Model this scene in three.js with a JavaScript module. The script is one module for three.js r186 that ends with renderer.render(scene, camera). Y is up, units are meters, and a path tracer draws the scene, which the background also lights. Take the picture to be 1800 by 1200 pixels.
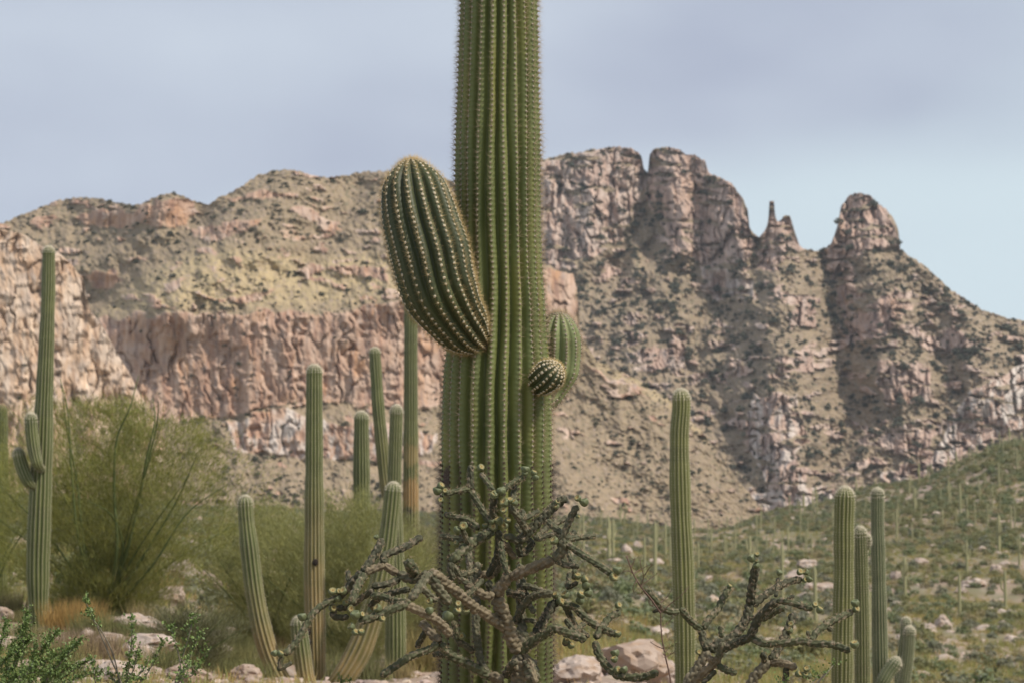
import * as THREE from 'three';
import { ImprovedNoise } from 'three/addons/math/ImprovedNoise.js';
import { mergeGeometries } from 'three/addons/utils/BufferGeometryUtils.js';

// ---------------------------------------------------------------- camera, sky, sun, exposure
const scene = new THREE.Scene();
const W = 1800, H = 1200, F = 4253, PITCH = 5.4 * Math.PI / 180;   // F: focal length in photograph pixels
const EYE = new THREE.Vector3(0, 1.6, 0);
const camera = new THREE.PerspectiveCamera(2 * Math.atan(H / 2 / F) * 180 / Math.PI, W / H, 0.1, 6000);
camera.position.copy(EYE);
camera.rotation.x = PITCH;
camera.focus = 11.1;
camera.userData.fStop = 6.3;
scene.add(camera);

const renderer = new THREE.WebGLRenderer({ antialias: true });
renderer.setSize(1024, 682);
renderer.toneMapping = THREE.LinearToneMapping;
renderer.toneMappingExposure = 1.05;
renderer.shadowMap.enabled = true;

const perlin = new ImprovedNoise();
const noise = (x, y = 0, z = 0) => perlin.noise(x + 101.3, y + 57.7, z + 33.1);
function fbm(x, y, z, oct = 4) { let a = 0, w = 0.5, f = 1; for (let i = 0; i < oct; i++) { a += w * noise(x * f, y * f, z * f); f *= 2.03; w *= 0.5; } return a; }
function ridged(x, y, z, oct = 4) { let a = 0, w = 0.5, f = 1; for (let i = 0; i < oct; i++) { a += w * (1 - 2 * Math.abs(noise(x * f, y * f, z * f))); f *= 2.1; w *= 0.5; } return a; }
function rng(seed) { let a = seed >>> 0; return () => { a = (a + 0x6D2B79F5) >>> 0; let t = a; t = Math.imul(t ^ (t >>> 15), t | 1); t ^= t + Math.imul(t ^ (t >>> 7), t | 61); return ((t ^ (t >>> 14)) >>> 0) / 4294967296; }; }
const clamp = (x, a = 0, b = 1) => Math.min(b, Math.max(a, x));
const smooth = (a, b, x) => { const t = clamp((x - a) / (b - a)); return t * t * (3 - 2 * t); };
const lerp = (a, b, t) => a + (b - a) * t;
const mixc = (a, b, t) => [lerp(a[0], b[0], t), lerp(a[1], b[1], t), lerp(a[2], b[2], t)];

const SUN_DIR = new THREE.Vector3(0.72, 1.0, 0.42).normalize();
{ // high thin overcast: a grey-lilac cloud sheet over a paler gap of open air near the horizon
  const sw = 1024, sh = 512, d = new Float32Array(sw * sh * 4);
  for (let j = 0; j < sh; j++) for (let i = 0; i < sw; i++) {
    const el = ((j + 0.5) / sh - 0.5) * Math.PI, az = ((i + 0.5) / sw) * 2 * Math.PI - Math.PI;
    const x = Math.cos(el) * Math.cos(az), y = Math.sin(el), z = Math.cos(el) * Math.sin(az);
    const a = az + Math.PI / 2;                                        // 0 where the camera looks
    const wob = fbm(x * 3, y * 9, z * 3, 4);
    const edge = 8.6 + 3.8 * Math.sin(a * 5) + 10 * wob;                // height of the cloud sheet's edge, degrees
    const gap = 1 - smooth(edge - 3.8, edge + 3.8, el * 180 / Math.PI);
    const streak = fbm(x * 7 + 3, y * 17, z * 7, 5) * 0.8 + fbm(x * 2.4, y * 7 + 9, z * 2.4, 3) * 0.7;
    const k = 1 + 0.42 * streak;
    const high = smooth(12, 55, Math.abs(el) * 180 / Math.PI);          // the sheet thins and whitens overhead
    const sheet = mixc([0.475 * k, 0.53 * k, 0.638 * (1 + 0.30 * streak)], [0.53 * k, 0.57 * k, 0.65 * k], high), open = [0.615, 0.725, 0.785];
    const o = (j * sw + i) * 4;
    for (let c = 0; c < 3; c++) d[o + c] = lerp(sheet[c], open[c], gap);
    d[o + 3] = 1;
  }
  const t = new THREE.DataTexture(d, sw, sh, THREE.RGBAFormat, THREE.FloatType);
  t.mapping = THREE.EquirectangularReflectionMapping; t.magFilter = t.minFilter = THREE.LinearFilter; t.wrapS = THREE.RepeatWrapping; t.needsUpdate = true;
  scene.background = t; scene.environment = t;
}
const sun = new THREE.DirectionalLight(new THREE.Color(1.0, 0.915, 0.80), 4.3);
sun.position.copy(SUN_DIR).multiplyScalar(900).add(new THREE.Vector3(0, 100, -700));
sun.target.position.set(0, 100, -700);
sun.castShadow = true; sun.shadow.radius = 5;
sun.shadow.mapSize.set(4096, 4096);
Object.assign(sun.shadow.camera, { left: -900, right: 900, top: 900, bottom: -900, near: 1, far: 2500 });
scene.add(sun, sun.target);
scene.fog = new THREE.FogExp2(new THREE.Color(0.80, 0.86, 0.95), 0.00006);

// ---------------------------------------------------------------- helpers
const CT = Math.cos(PITCH), ST = Math.sin(PITCH);
// the point in the world that lies along a line of sight at a depth in metres
function pt(px, py, depth, out = new THREE.Vector3()) {
  const u = (px - W / 2) / F, v = -(py - H / 2) / F;
  return out.set(EYE.x + depth * u, EYE.y + depth * (ST + v * CT), EYE.z - depth * (CT - v * ST));
}
const mpp = depth => depth / F;
const used = new Map();
function numbered(n) { const k = used.get(n) || 0; used.set(n, k + 1); return k ? `${n}_${String(k).padStart(3, '0')}` : n; }
function tag(o, label, category, group, kind) { if (label) o.userData.label = label; if (category) o.userData.category = category; if (group) o.userData.group = group; if (kind) o.userData.kind = kind; return o; }
function thing(name, pos, label, category, group) { const o = new THREE.Group(); o.name = numbered(name); if (pos) o.position.copy(pos); scene.add(o); return tag(o, label, category, group); }
function mesh(name, geo, mat, parent, kind) { const m = new THREE.Mesh(geo, mat); m.name = parent ? name : numbered(name); m.castShadow = m.receiveShadow = true; (parent || scene).add(m); if (kind) m.userData.kind = kind; return m; }
function instanced(name, geo, mat, matrices, colors, parent, kind = 'stuff') {
  const m = new THREE.InstancedMesh(geo, mat, matrices.length); m.name = parent ? name : numbered(name);
  matrices.forEach((q, i) => m.setMatrixAt(i, q));
  if (colors) colors.forEach((c, i) => m.setColorAt(i, c));
  m.castShadow = m.receiveShadow = true; m.userData.kind = kind; (parent || scene).add(m); return m;
}
function geoFrom(pos, idx, col) {
  const g = new THREE.BufferGeometry();
  g.setAttribute('position', new THREE.BufferAttribute(pos instanceof Float32Array ? pos : new Float32Array(pos), 3));
  if (idx) g.setIndex(new THREE.BufferAttribute(idx instanceof Uint32Array ? idx : new Uint32Array(idx), 1));
  if (col) g.setAttribute('color', new THREE.BufferAttribute(col instanceof Float32Array ? col : new Float32Array(col), 3));
  g.computeVertexNormals(); return g;
}
const std = (c, rough = 0.9, o = {}) => new THREE.MeshStandardMaterial({ color: new THREE.Color(...c), roughness: rough, ...o });
const vmat = (rough = 0.92, o = {}) => new THREE.MeshStandardMaterial({ vertexColors: true, roughness: rough, ...o });
const Y = new THREE.Vector3(0, 1, 0), Z = new THREE.Vector3(0, 0, 1);
const M = {
  rock: vmat(0.95), ground: vmat(0.97), leaf: new THREE.MeshPhysicalMaterial({ vertexColors: true, roughness: 0.95, side: THREE.DoubleSide, transmission: 0.35, thickness: 0 }), skin: vmat(0.58), cholla: vmat(0.8),
  felt: std([0.52, 0.47, 0.36], 1), feltGrey: std([0.36, 0.32, 0.26], 1), feltDark: std([0.075, 0.05, 0.035], 1),
  spineGold: std([0.50, 0.36, 0.16], 0.6), spineTan: std([0.36, 0.27, 0.17], 0.6), spineDark: std([0.12, 0.085, 0.06], 0.6), spinePale: std([0.55, 0.50, 0.38], 0.7),
  scar: vmat(1), stem: std([0.085, 0.112, 0.032], 0.8), twigRed: std([0.12, 0.07, 0.05], 0.8), stemGrey: std([0.17, 0.15, 0.11], 0.9),
  fruit: vmat(0.55), flower: vmat(0.9), straw: vmat(0.9, { side: THREE.DoubleSide }),
};

// ---------------------------------------------------------------- the ground: near ridge, shallow valley, green hillside
// per column: [distance, photograph row of the ground at that distance]; distances from the eye, metres
const GROUND = [
  [-500, [[34, 1150], [50, 1060], [80, 1000], [140, 950], [260, 900], [560, 850]]],
  [0, [[27, 1200], [38, 1110], [48, 1065], [70, 1015], [120, 965], [250, 915], [560, 880]]],
  [220, [[27, 1208], [36, 1130], [46, 1068], [70, 1020], [120, 970], [250, 920], [560, 890]]],
  [430, [[28, 1225], [38, 1180], [60, 1090], [100, 1020], [200, 960], [400, 915], [600, 895]]],
  [700, [[28, 1230], [40, 1195], [60, 1120], [100, 1050], [200, 985], [400, 935], [620, 905]]],
  [1050, [[28, 1225], [40, 1195], [60, 1160], [100, 1110], [200, 1030], [400, 965], [640, 915]]],
  [1240, [[28, 1240], [40, 1225], [60, 1200], [120, 1130], [220, 1050], [400, 980], [660, 935]]],
  [1400, [[28, 1260], [40, 1250], [70, 1220], [130, 1150], [240, 1060], [420, 975], [690, 895]]],
  [1560, [[28, 1270], [40, 1262], [80, 1235], [140, 1175], [240, 1075], [420, 960], [700, 860]]],
  [1800, [[28, 1290], [40, 1290], [90, 1260], [150, 1190], [250, 1075], [420, 930], [720, 780]]],
  [2300, [[28, 1310], [40, 1310], [90, 1270], [150, 1180], [250, 1040], [420, 860], [720, 640]]],
];
function rowHeight(py, d) { const v = -(py - H / 2) / F; return EYE.y + d * (ST + v * CT) / (CT - v * ST); }
for (const col of GROUND) {
  const last = col[1][col[1].length - 1];
  col[1] = [[3, null], [14, null], ...col[1]].map(([d, py]) => [Math.log(d), py === null ? 0 : rowHeight(py, d)]);
  const hl = rowHeight(last[1], last[0]), drop = col[0] > 1150 ? 0.10 : 0.0;
  col[1].push([Math.log(last[0] * 1.12), hl - last[0] * drop * 0.35], [Math.log(last[0] * 1.6), hl - last[0] * drop * 1.6]);
}
function colHeight(c, ld) {
  const t = c[1]; if (ld <= t[0][0]) return t[0][1];
  for (let i = 1; i < t.length; i++) if (ld <= t[i][0]) { const k = (ld - t[i - 1][0]) / (t[i][0] - t[i - 1][0]); return lerp(t[i - 1][1], t[i][1], k * k * (3 - 2 * k) * 0.5 + k * 0.5); }
  return t[t.length - 1][1];
}
function groundBase(x, z) {
  const d = Math.max(3, -z), px = W / 2 + F * (x / d) * CT, ld = Math.log(d);
  if (-z < 3) return 0;
  let i = 0; while (i < GROUND.length - 2 && px > GROUND[i + 1][0]) i++;
  const k = clamp((px - GROUND[i][0]) / (GROUND[i + 1][0] - GROUND[i][0]));
  return lerp(colHeight(GROUND[i], ld), colHeight(GROUND[i + 1], ld), k * k * (3 - 2 * k));
}
function groundY(x, z) {
  const d = Math.max(0, -z), a = smooth(10, 60, d);
  return groundBase(x, z) + 0.05 * noise(x * 0.7, 0, z * 0.7) + a * (0.28 * fbm(x * 0.11, 1, z * 0.11, 3) + smooth(90, 300, d) * 3.2 * fbm(x * 0.018, 5, z * 0.012, 4));
}
function onGround(px, py, far = 900) {     // where a line of sight meets the ground
  const p = new THREE.Vector3();
  for (let d = 8; d < far; d *= 1.004) { pt(px, py, d, p); if (p.y <= groundY(p.x, p.z)) { p.y = groundY(p.x, p.z); return p; } }
  return p;
}
{
  const NA = 420, ND = 420, pos = [], col = [], idx = [];
  for (let j = 0; j <= ND; j++) for (let i = 0; i <= NA; i++) {
    const d = j === 0 ? -6 : 3 * Math.pow(1000 / 3, (j - 1) / (ND - 1)), a = lerp(-0.55, 0.55, i / NA);
    const dd = Math.max(d, 30), x = j === 0 ? lerp(-25, 25, i / NA) : a * (d < 30 ? lerp(40, 30, d / 30) : dd), z = -d, y = groundY(x, z);
    pos.push(x, y, z);
    const g = fbm(x * 0.3, 2, z * 0.3, 4), s = fbm(x * 0.05, 4, z * 0.05, 3), f = noise(x * 2.1, 3, z * 2.1);
    let c = mixc([0.32, 0.235, 0.175], [0.235, 0.172, 0.13], clamp(0.5 + g * 1.5));
    c = mixc(c, [0.32, 0.26, 0.215], smooth(0.18, 0.4, f));
    c = mixc(c, [0.155, 0.135, 0.06], smooth(-0.25, 0.2, s + 0.6 * g) * 0.85);
    c = mixc(c, [0.12, 0.12, 0.05], smooth(-0.05, 0.25, fbm(x * 0.9, 6, z * 0.9, 3) + 0.4 * s) * 0.7);
    col.push(...c);
  }
  for (let j = 0; j < ND; j++) for (let i = 0; i < NA; i++) { const a = j * (NA + 1) + i, b = a + 1, c = a + NA + 1, d = c + 1; idx.push(a, b, c, b, d, c); }
  tag(mesh('ground', geoFrom(pos, idx, col), M.ground), 'stony desert ground rising on the right to a green shrubby hillside', null, null, 'structure');
}

// ---------------------------------------------------------------- mountains
function sdPoly(poly, x, y) {              // signed distance to a polygon, inside positive
  let d = 1e9, inside = false;
  for (let i = 0, j = poly.length - 1; i < poly.length; j = i++) {
    const [ax, ay] = poly[i], [bx, by] = poly[j], ex = bx - ax, ey = by - ay, wx = x - ax, wy = y - ay;
    const t = clamp((wx * ex + wy * ey) / (ex * ex + ey * ey + 1e-9)), qx = wx - ex * t, qy = wy - ey * t; d = Math.min(d, qx * qx + qy * qy);
    if ((ay > y) !== (by > y) && x < (bx - ax) * (y - ay) / (by - ay) + ax) inside = !inside;
  }
  d = Math.sqrt(d); return inside ? d : -d;
}
function distPath(path, x, y) { let d = 1e9; for (let i = 1; i < path.length; i++) { const [ax, ay] = path[i - 1], [bx, by] = path[i], ex = bx - ax, ey = by - ay, t = clamp(((x - ax) * ex + (y - ay) * ey) / (ex * ex + ey * ey)), qx = x - ax - ex * t, qy = y - ay - ey * t; d = Math.min(d, qx * qx + qy * qy); } return Math.sqrt(d); }
function polyY(line, x) { if (x <= line[0][0]) return line[0][1]; for (let i = 1; i < line.length; i++) if (x <= line[i][0]) { const [ax, ay] = line[i - 1], [bx, by] = line[i]; return lerp(ay, by, (x - ax) / (bx - ax + 1e-9)); } return line[line.length - 1][1]; }
const hash = (i, j, k) => { let h = Math.imul(i, 374761393) ^ Math.imul(j, 668265263) ^ Math.imul(k, 1274126177); h = Math.imul(h ^ (h >>> 13), 1274126177); return ((h ^ (h >>> 16)) >>> 0) / 4294967296; };
function facets(x, y, seed) {              // broken rock: flat-faced blocks, each set back and tilted its own way, with a groove where blocks meet
  const ix = Math.floor(x), iy = Math.floor(y); let d1 = 9, d2 = 9, v = 0;
  for (let a = -1; a <= 1; a++) for (let b = -1; b <= 1; b++) {
    const i = ix + a, j = iy + b, dx = i + 0.15 + 0.7 * hash(i, j, seed) - x, dy = j + 0.15 + 0.7 * hash(i, j, seed + 1) - y, d = dx * dx + dy * dy;
    if (d < d1) { d2 = d1; d1 = d; v = hash(i, j, seed + 2) - 0.5 + dx * (hash(i, j, seed + 3) - 0.5) * 1.6 + dy * (hash(i, j, seed + 4) - 0.6) * 1.2; } else if (d < d2) d2 = d;
  }
  return v - 0.28 * smooth(0.14, 0, Math.sqrt(d2) - Math.sqrt(d1));
}
const bushSpots = [];
function mountain(o) {
  const NX = Math.round((o.x1 - o.x0) / o.step), NY = o.rows, N = (NX + 1) * (NY + 1);
  const envRaw = x => { let m = -1e9; for (let q = -45; q <= 45; q += 5) m = Math.max(m, polyY(o.ridge, x + q)); return m; };
  const env = x => { let a = 0; for (let q = -40; q <= 40; q += 10) a += envRaw(x + q); return a / 9 + 18; };
  const SPLIT = Math.round(NY * 0.74);
  const PX = new Float32Array(N), PY = new Float32Array(N), C = new Float32Array(N), TINT = new Float32Array(N);
  for (let i = 0; i <= NX; i++) {
    const px = lerp(o.x0, o.x1, i / NX), m = o.step;
    const top = polyY(o.ridge, px) + (px > 1338 && px < 1405 && o.seed === 29 ? 0.3 : 1) * o.jag * (fbm(px / 22, 7, o.seed, 4) + 0.6 * noise(px / 5, 3, o.seed)), bot = polyY(o.foot, px), mid = Math.min(bot - 1, env(px));
    for (let j = 0; j <= NY; j++) {
      const k = i * (NY + 1) + j, py = j <= SPLIT ? lerp(bot, mid, j / SPLIT) : lerp(mid, Math.min(top, mid - 0.5), (j - SPLIT) / (NY - SPLIT)); PX[k] = px; PY[k] = py;
      const wx = px + 16 * fbm(px / 26, py / 26, o.seed + 2, 3), wy = py + 16 * fbm(px / 26, py / 26, o.seed + 5, 3);
      let c = 0, tint = 0;
      for (const q of o.cliffs) {
        if (wx < q.box[0] || wx > q.box[2] || wy < q.box[1] || wy > q.box[3]) continue;
        const s = smooth(-5, 7, sdPoly(q.poly, wx, wy)) * q.c; if (s > c) { c = s; tint = q.tint; }
      }
      const out = fbm(px / 38, py / 17, o.seed + 11, 4) + 0.35 * noise(px / 90, py / 60, o.seed + 4);
      const cut = o.crop + (o.calm ? o.calm(px, py) : 0), crop = smooth(cut, cut + 0.12, out); if (crop > c) { c = crop * 0.95; tint = 0.3; }
      c *= 1 - 0.85 * smooth(0.2, 0.36, noise(px / 46, py / 10, o.seed + 90) + 0.35 * noise(px / 15, py / 7, o.seed + 91)) * (o.ledges || 1);
      C[k] = c; TINT[k] = tint;
    }
  }
  const G = 260, TOPY = Math.min(...o.ridge.map(q => q[1])) - 12, FOOT = o.foot[0][1], cy = (FOOT - TOPY) / G, D = new Float32Array((NX + 1) * (G + 1));
  const cliffAt = (i, py) => { const k = i * (NY + 1), bot = PY[k], mid = PY[k + SPLIT], top = PY[k + NY]; return C[k + (py >= mid ? Math.round(clamp((bot - py) / (bot - mid)) * SPLIT) : SPLIT + Math.round(clamp((mid - py) / (mid - top + 1e-3)) * (NY - SPLIT)))]; };
  for (let i = 0; i <= NX; i++) {
    D[i * (G + 1)] = o.depth(lerp(o.x0, o.x1, i / NX));
    for (let g = 1; g <= G; g++) { const k = i * (G + 1) + g, c = cliffAt(i, FOOT - g * cy); D[k] = D[k - 1] + cy * mpp(D[k - 1]) * (c * 0.16 + (1 - c) * o.slope); }
  }
  for (const R of [34, 20, 12, 6]) {                        // even out neighbouring profiles
    const T = Float32Array.from(D);
    for (let g = 0; g <= G; g++) { let a = 0, n = 0; for (let q = 0; q < R; q++) if (q <= NX) { a += T[q * (G + 1) + g]; n++; } for (let i = 0; i <= NX; i++) { if (i + R <= NX) { a += T[(i + R) * (G + 1) + g]; n++; } if (i - R - 1 >= 0) { a -= T[(i - R - 1) * (G + 1) + g]; n--; } D[i * (G + 1) + g] = a / n; } }
  }
  const depthAt = (i, py) => { const x = clamp((FOOT - py) / cy, 0, G - 1e-4), g = x | 0; return lerp(D[i * (G + 1) + g], D[i * (G + 1) + g + 1], x - g); };
  const ROWS = NY + 1 + 4, pos = new Float32Array((NX + 1) * ROWS * 3), col = new Float32Array((NX + 1) * ROWS * 3), p = new THREE.Vector3();
  const R = rng(o.seed * 991 + 7);
  for (let i = 0; i <= NX; i++) for (let j = 0; j < ROWS; j++) {
    const jj = Math.min(j, NY), k = i * (NY + 1) + jj, px = PX[k]; let py = PY[k], d = depthAt(i, py); const c = C[k], m = mpp(o.unit);
    let relief = 0;
    for (const s of o.strokes) { const q = distPath(s.path, px + 10 * noise(px / 30, py / 30, 3), py + 10 * noise(px / 30, py / 30, 8)); if (q < s.r) { const t = 1 - q / s.r; relief += s.a * s.r * t * t * (3 - 2 * t); } }
    const bend = 1.1 * noise(px / 40, py / 60, 1) + 0.4 * noise(px / 14, py / 20, 2), fx = px / 21 + bend, strong = smooth(-0.25, 0.35, noise(px / 55, py / 70, o.seed + 3));
    const flute = ridged(fx, py / 110, o.seed, 3) * 9 * (0.35 + strong) + ridged(px / 52 + 0.5 * bend, py / 190, o.seed + 6, 2) * 24;
    const crack = -Math.pow(1 - Math.abs(noise(px / 24 + bend, py / 130, o.seed + 15)), 16) * 15 * (0.2 + strong);
    const jx = px + 5 * noise(px / 12, py / 12, o.seed + 61), jy = py + 7 * noise(px / 12, py / 14, o.seed + 62);
    const block = (facets(jx / 27, jy / 66, o.seed) * 22 + facets(jx / 12, jy / 26, o.seed + 40) * 10 + facets(jx / 6, jy / 10, o.seed + 80) * 4.5 + fbm(px / 9, py / 14, o.seed + 8, 3) * 3) * o.block;
    const slopeN = fbm(px / 38, py / 44, o.seed + 9, 5) * 30 + fbm(px / 9, py / 7, o.seed + 13, 3) * 8 + Math.max(0, fbm(px / 6, py / 4, o.seed + 14, 2)) * 7 + Math.max(0, facets(jx / 9, jy / 7, o.seed + 90)) * 9 * (o.rubble || 1);
    const ledge = c * (1 - c) * 4 * 3;
    relief += c * (flute * o.flute + crack + block) + (1 - c) * slopeN + ledge;
    d -= relief * m;
    if (j > NY) { const b = j - NY; d += b * b * 12 * m; py += b * b * 5; }
    pt(px, py, d, p);
    const n = (i * ROWS + j) * 3; pos[n] = p.x; pos[n + 1] = p.y; pos[n + 2] = p.z;
    // what the surface is made of: banded rhyolite-like rock, dry grass, thin scrub
    const v1 = fbm(px / 30, py / 70, o.seed + 31, 4), v2 = fbm(px / 9, py / 26, o.seed + 37, 3), v3 = fbm(px / 60, py / 60, o.seed + 41, 3), tint = TINT[k];
    const streak = fbm(px / 7 + 0.5 * v3, py / 75, o.seed + 44, 4), patch = fbm(px / 16, py / 22, o.seed + 46, 4);
    let rock = mixc(o.rockA, o.rockB, clamp(0.5 + v1 * 1.6));
    rock = mixc(rock, [0.42, 0.235, 0.125], smooth(0.0, 0.35, v3 + 0.6 * streak) * o.orange * 0.8);
    rock = mixc(rock, o.rockB.map(x => x * 1.22), smooth(0.02, 0.3, streak));
    rock = mixc(rock, o.rockA.map((x, i) => x * [0.66, 0.66, 0.70][i]), smooth(-0.06, -0.32, streak + 0.5 * patch) * 0.75);
    rock = mixc(rock, [0.25, 0.195, 0.17], smooth(0.14, 0.42, v2 - 0.4 * v1) * 0.55);
    rock = mixc(rock, [0.52, 0.46, 0.41], clamp(tint) * smooth(-0.25, 0.3, v1 + v2));
    let grass = mixc([0.26, 0.20, 0.134], [0.20, 0.155, 0.108], clamp(0.5 + 2 * fbm(px / 20, py / 14, o.seed + 51, 4)));
    grass = mixc(grass, [0.37, 0.288, 0.168], o.straw(px, py) * clamp(0.75 + v2));
    grass = mixc(grass, [0.285, 0.222, 0.18], smooth(0.08, 0.32, fbm(px / 7, py / 5, o.seed + 57, 3)) * 0.8);
    grass = mixc(grass, [0.125, 0.115, 0.07], smooth(0.12, 0.32, fbm(px / 8, py / 6, o.seed + 61, 3) + 0.25 * v3) * 0.75);
    const cc = mixc(grass, rock, smooth(0.25, 0.6, c + 0.3 * v2));
    col[n] = cc[0]; col[n + 1] = cc[1]; col[n + 2] = cc[2];
    if (j < NY - 1 && j > 1) {
      const dens = o.bush(px, py) * (c > 0.5 ? 0.28 : 1) * (fbm(px / 34, py / 30, o.seed + 71, 3) > 0.02 ? 2.2 : 0.45);
      const cell = (PY[k] - PY[Math.min(k + 1, i * (NY + 1) + NY)]) * o.step;
      if (R() < dens * cell / 300) bushSpots.push({ p: p.clone(), r: (2.4 + 8.5 * R() * R() * R()) * m * (o.bushSize || 1), px, py });
    }
  }
  const idx = new Uint32Array(NX * (ROWS - 1) * 6); let w = 0;
  for (let i = 0; i < NX; i++) for (let j = 0; j < ROWS - 1; j++) { const a = i * ROWS + j, b = a + ROWS; idx[w++] = a; idx[w++] = b; idx[w++] = a + 1; idx[w++] = b; idx[w++] = b + 1; idx[w++] = a + 1; }
  return tag(mesh(o.name, geoFrom(pos, idx, col), M.rock), o.label, null, null, 'structure');
}
const cliff = (c, tint, ...poly) => { const xs = poly.map(p => p[0]), ys = poly.map(p => p[1]); return { c, tint, poly, box: [Math.min(...xs) - 25, Math.min(...ys) - 25, Math.max(...xs) + 25, Math.max(...ys) + 25] }; };
const stroke = (a, r, ...path) => ({ a, r, path });

mountain({ name: 'cliff', label: 'pale sunlit rock wall at the left edge', seed: 3, x0: -160, x1: 290, step: 1.6, rows: 210, jag: 3, crop: 9, slope: 1.2, unit: 520, flute: 0.2, block: 0.26, orange: 0.5,
  ridge: [[-160, 380], [-60, 395], [0, 402], [40, 412], [75, 434], [100, 442], [125, 464], [145, 490], [152, 525], [160, 548], [185, 583], [200, 612], [225, 652], [245, 692], [265, 722], [290, 760]],
  foot: [[-160, 960], [290, 960]], depth: px => 500 + Math.max(0, px - 60) * 0.08, rockA: [0.47, 0.315, 0.21], rockB: [0.52, 0.395, 0.29],
  cliffs: [cliff(1, 0.35, [-200, 300], [60, 380], [170, 480], [300, 700], [300, 990], [-200, 990]), cliff(0.8, 1, [130, 660], [180, 640], [240, 640], [275, 700], [290, 760], [200, 760], [120, 720])],
  ledges: 0.5, strokes: [stroke(-0.6, 16, [150, 540], [158, 620], [185, 700]), stroke(-0.5, 10, [88, 450], [92, 540]), stroke(-0.4, 9, [20, 560], [18, 640]), stroke(0.7, 26, [150, 690], [150, 760]), stroke(0.6, 26, [215, 660], [235, 740])],
  straw: () => 0.4, bush: (px, py) => py > 640 ? 0.7 : 0.06 });

mountain({ name: 'mountain', label: 'grassy mountain ridge with a banded pink cliff behind the left saguaros', seed: 17, x0: -170, x1: 1420, step: 1.8, rows: 330, jag: 5, crop: 0.17, slope: 1.5, unit: 700, flute: 0.5, block: 0.36, ledges: 0.45, rubble: 0.45, orange: 1.0,
  ridge: [[-170, 430], [-60, 402], [0, 394], [30, 380], [100, 353], [130, 347], [160, 346], [225, 360], [240, 361], [265, 350], [285, 342], [305, 340], [325, 345], [345, 355], [365, 360], [385, 346], [420, 330], [450, 310], [480, 300], [510, 297], [540, 305], [575, 312], [620, 305], [680, 300], [730, 305], [780, 312], [830, 330], [900, 400], [950, 462], [985, 475], [1008, 482], [1016, 520], [1019, 588], [1050, 634], [1120, 667], [1180, 704], [1240, 764], [1290, 832], [1350, 905], [1420, 950]],
  foot: [[-170, 975], [1420, 975]], depth: px => 655 + Math.max(0, px - 1000) * 0.06, rockA: [0.36, 0.215, 0.148], rockB: [0.41, 0.285, 0.21],
  cliffs: [cliff(1, 0.15, [165, 562], [240, 556], [330, 550], [420, 554], [500, 547], [560, 554], [640, 537], [720, 527], [800, 522], [900, 480], [960, 470], [1016, 480], [1019, 590], [960, 640], [800, 690], [740, 720], [640, 712], [560, 702], [480, 714], [420, 727], [330, 740], [280, 737], [240, 702], [190, 642]),
    cliff(0.9, 0.9, [400, 745], [500, 714], [560, 737], [640, 747], [770, 760], [760, 792], [660, 812], [560, 806], [480, 798], [410, 788]),
    cliff(0.95, 0, [130, 376], [180, 368], [235, 376], [265, 356], [300, 346], [335, 352], [345, 375], [330, 395], [290, 402], [240, 394], [200, 400], [150, 398]), cliff(0.9, 0, [50, 388], [90, 376], [106, 386], [62, 404]),
    cliff(0.9, 0, [330, 404], [430, 386], [470, 386], [430, 406], [345, 420]), cliff(0.9, 0, [150, 480], [205, 474], [218, 496], [170, 512]), cliff(0.8, 0, [385, 350], [440, 338], [520, 336], [520, 346], [440, 352]), cliff(0.85, 0, [560, 470], [600, 462], [680, 470], [690, 500], [640, 492]), cliff(0.8, 0, [400, 525], [480, 508], [480, 516], [420, 534]), cliff(0.8, 0.4, [1030, 640], [1100, 672], [1150, 690], [1120, 690], [1050, 660])],
  strokes: [stroke(-0.7, 70, [340, 370], [300, 440], [230, 500], [160, 540]), stroke(0.5, 110, [520, 310], [420, 430], [300, 520]), stroke(-0.4, 60, [620, 320], [560, 420], [480, 520]), stroke(0.4, 80, [700, 310], [700, 430], [720, 520]), stroke(0.5, 60, [300, 345], [290, 395]), stroke(-0.35, 26, [480, 560], [475, 720]), stroke(-0.3, 20, [560, 560], [575, 700]), stroke(-0.4, 18, [420, 620], [415, 790]), stroke(-0.3, 24, [640, 560], [600, 700]), stroke(-0.4, 70, [1000, 640], [1040, 780], [1120, 900]), stroke(0.4, 60, [1040, 640], [1150, 740], [1230, 860]), stroke(-0.35, 60, [980, 700], [900, 800], [860, 900])],
  straw: (px, py) => smooth(-12, 20, sdPoly([[165, 555], [250, 482], [330, 442], [380, 428], [450, 440], [560, 450], [700, 440], [760, 480], [720, 520], [560, 545], [420, 545], [300, 548]], px, py)) + 0.7 * smooth(0, 8, polyY([[1016, 620], [1180, 708], [1240, 768]], px) + 14 - py) * (px > 1010 ? 1 : 0) + 0.25,
  calm: (px, py) => px > 1000 ? 0.10 : py > 800 ? 0.08 : 0,
  bush: (px, py) => px > 1010 ? 1.2 : py > 850 ? 3.6 : py > 800 ? 1.7 : py < 430 ? 1.7 : py < 550 ? 0.75 : 0.7 });

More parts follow.
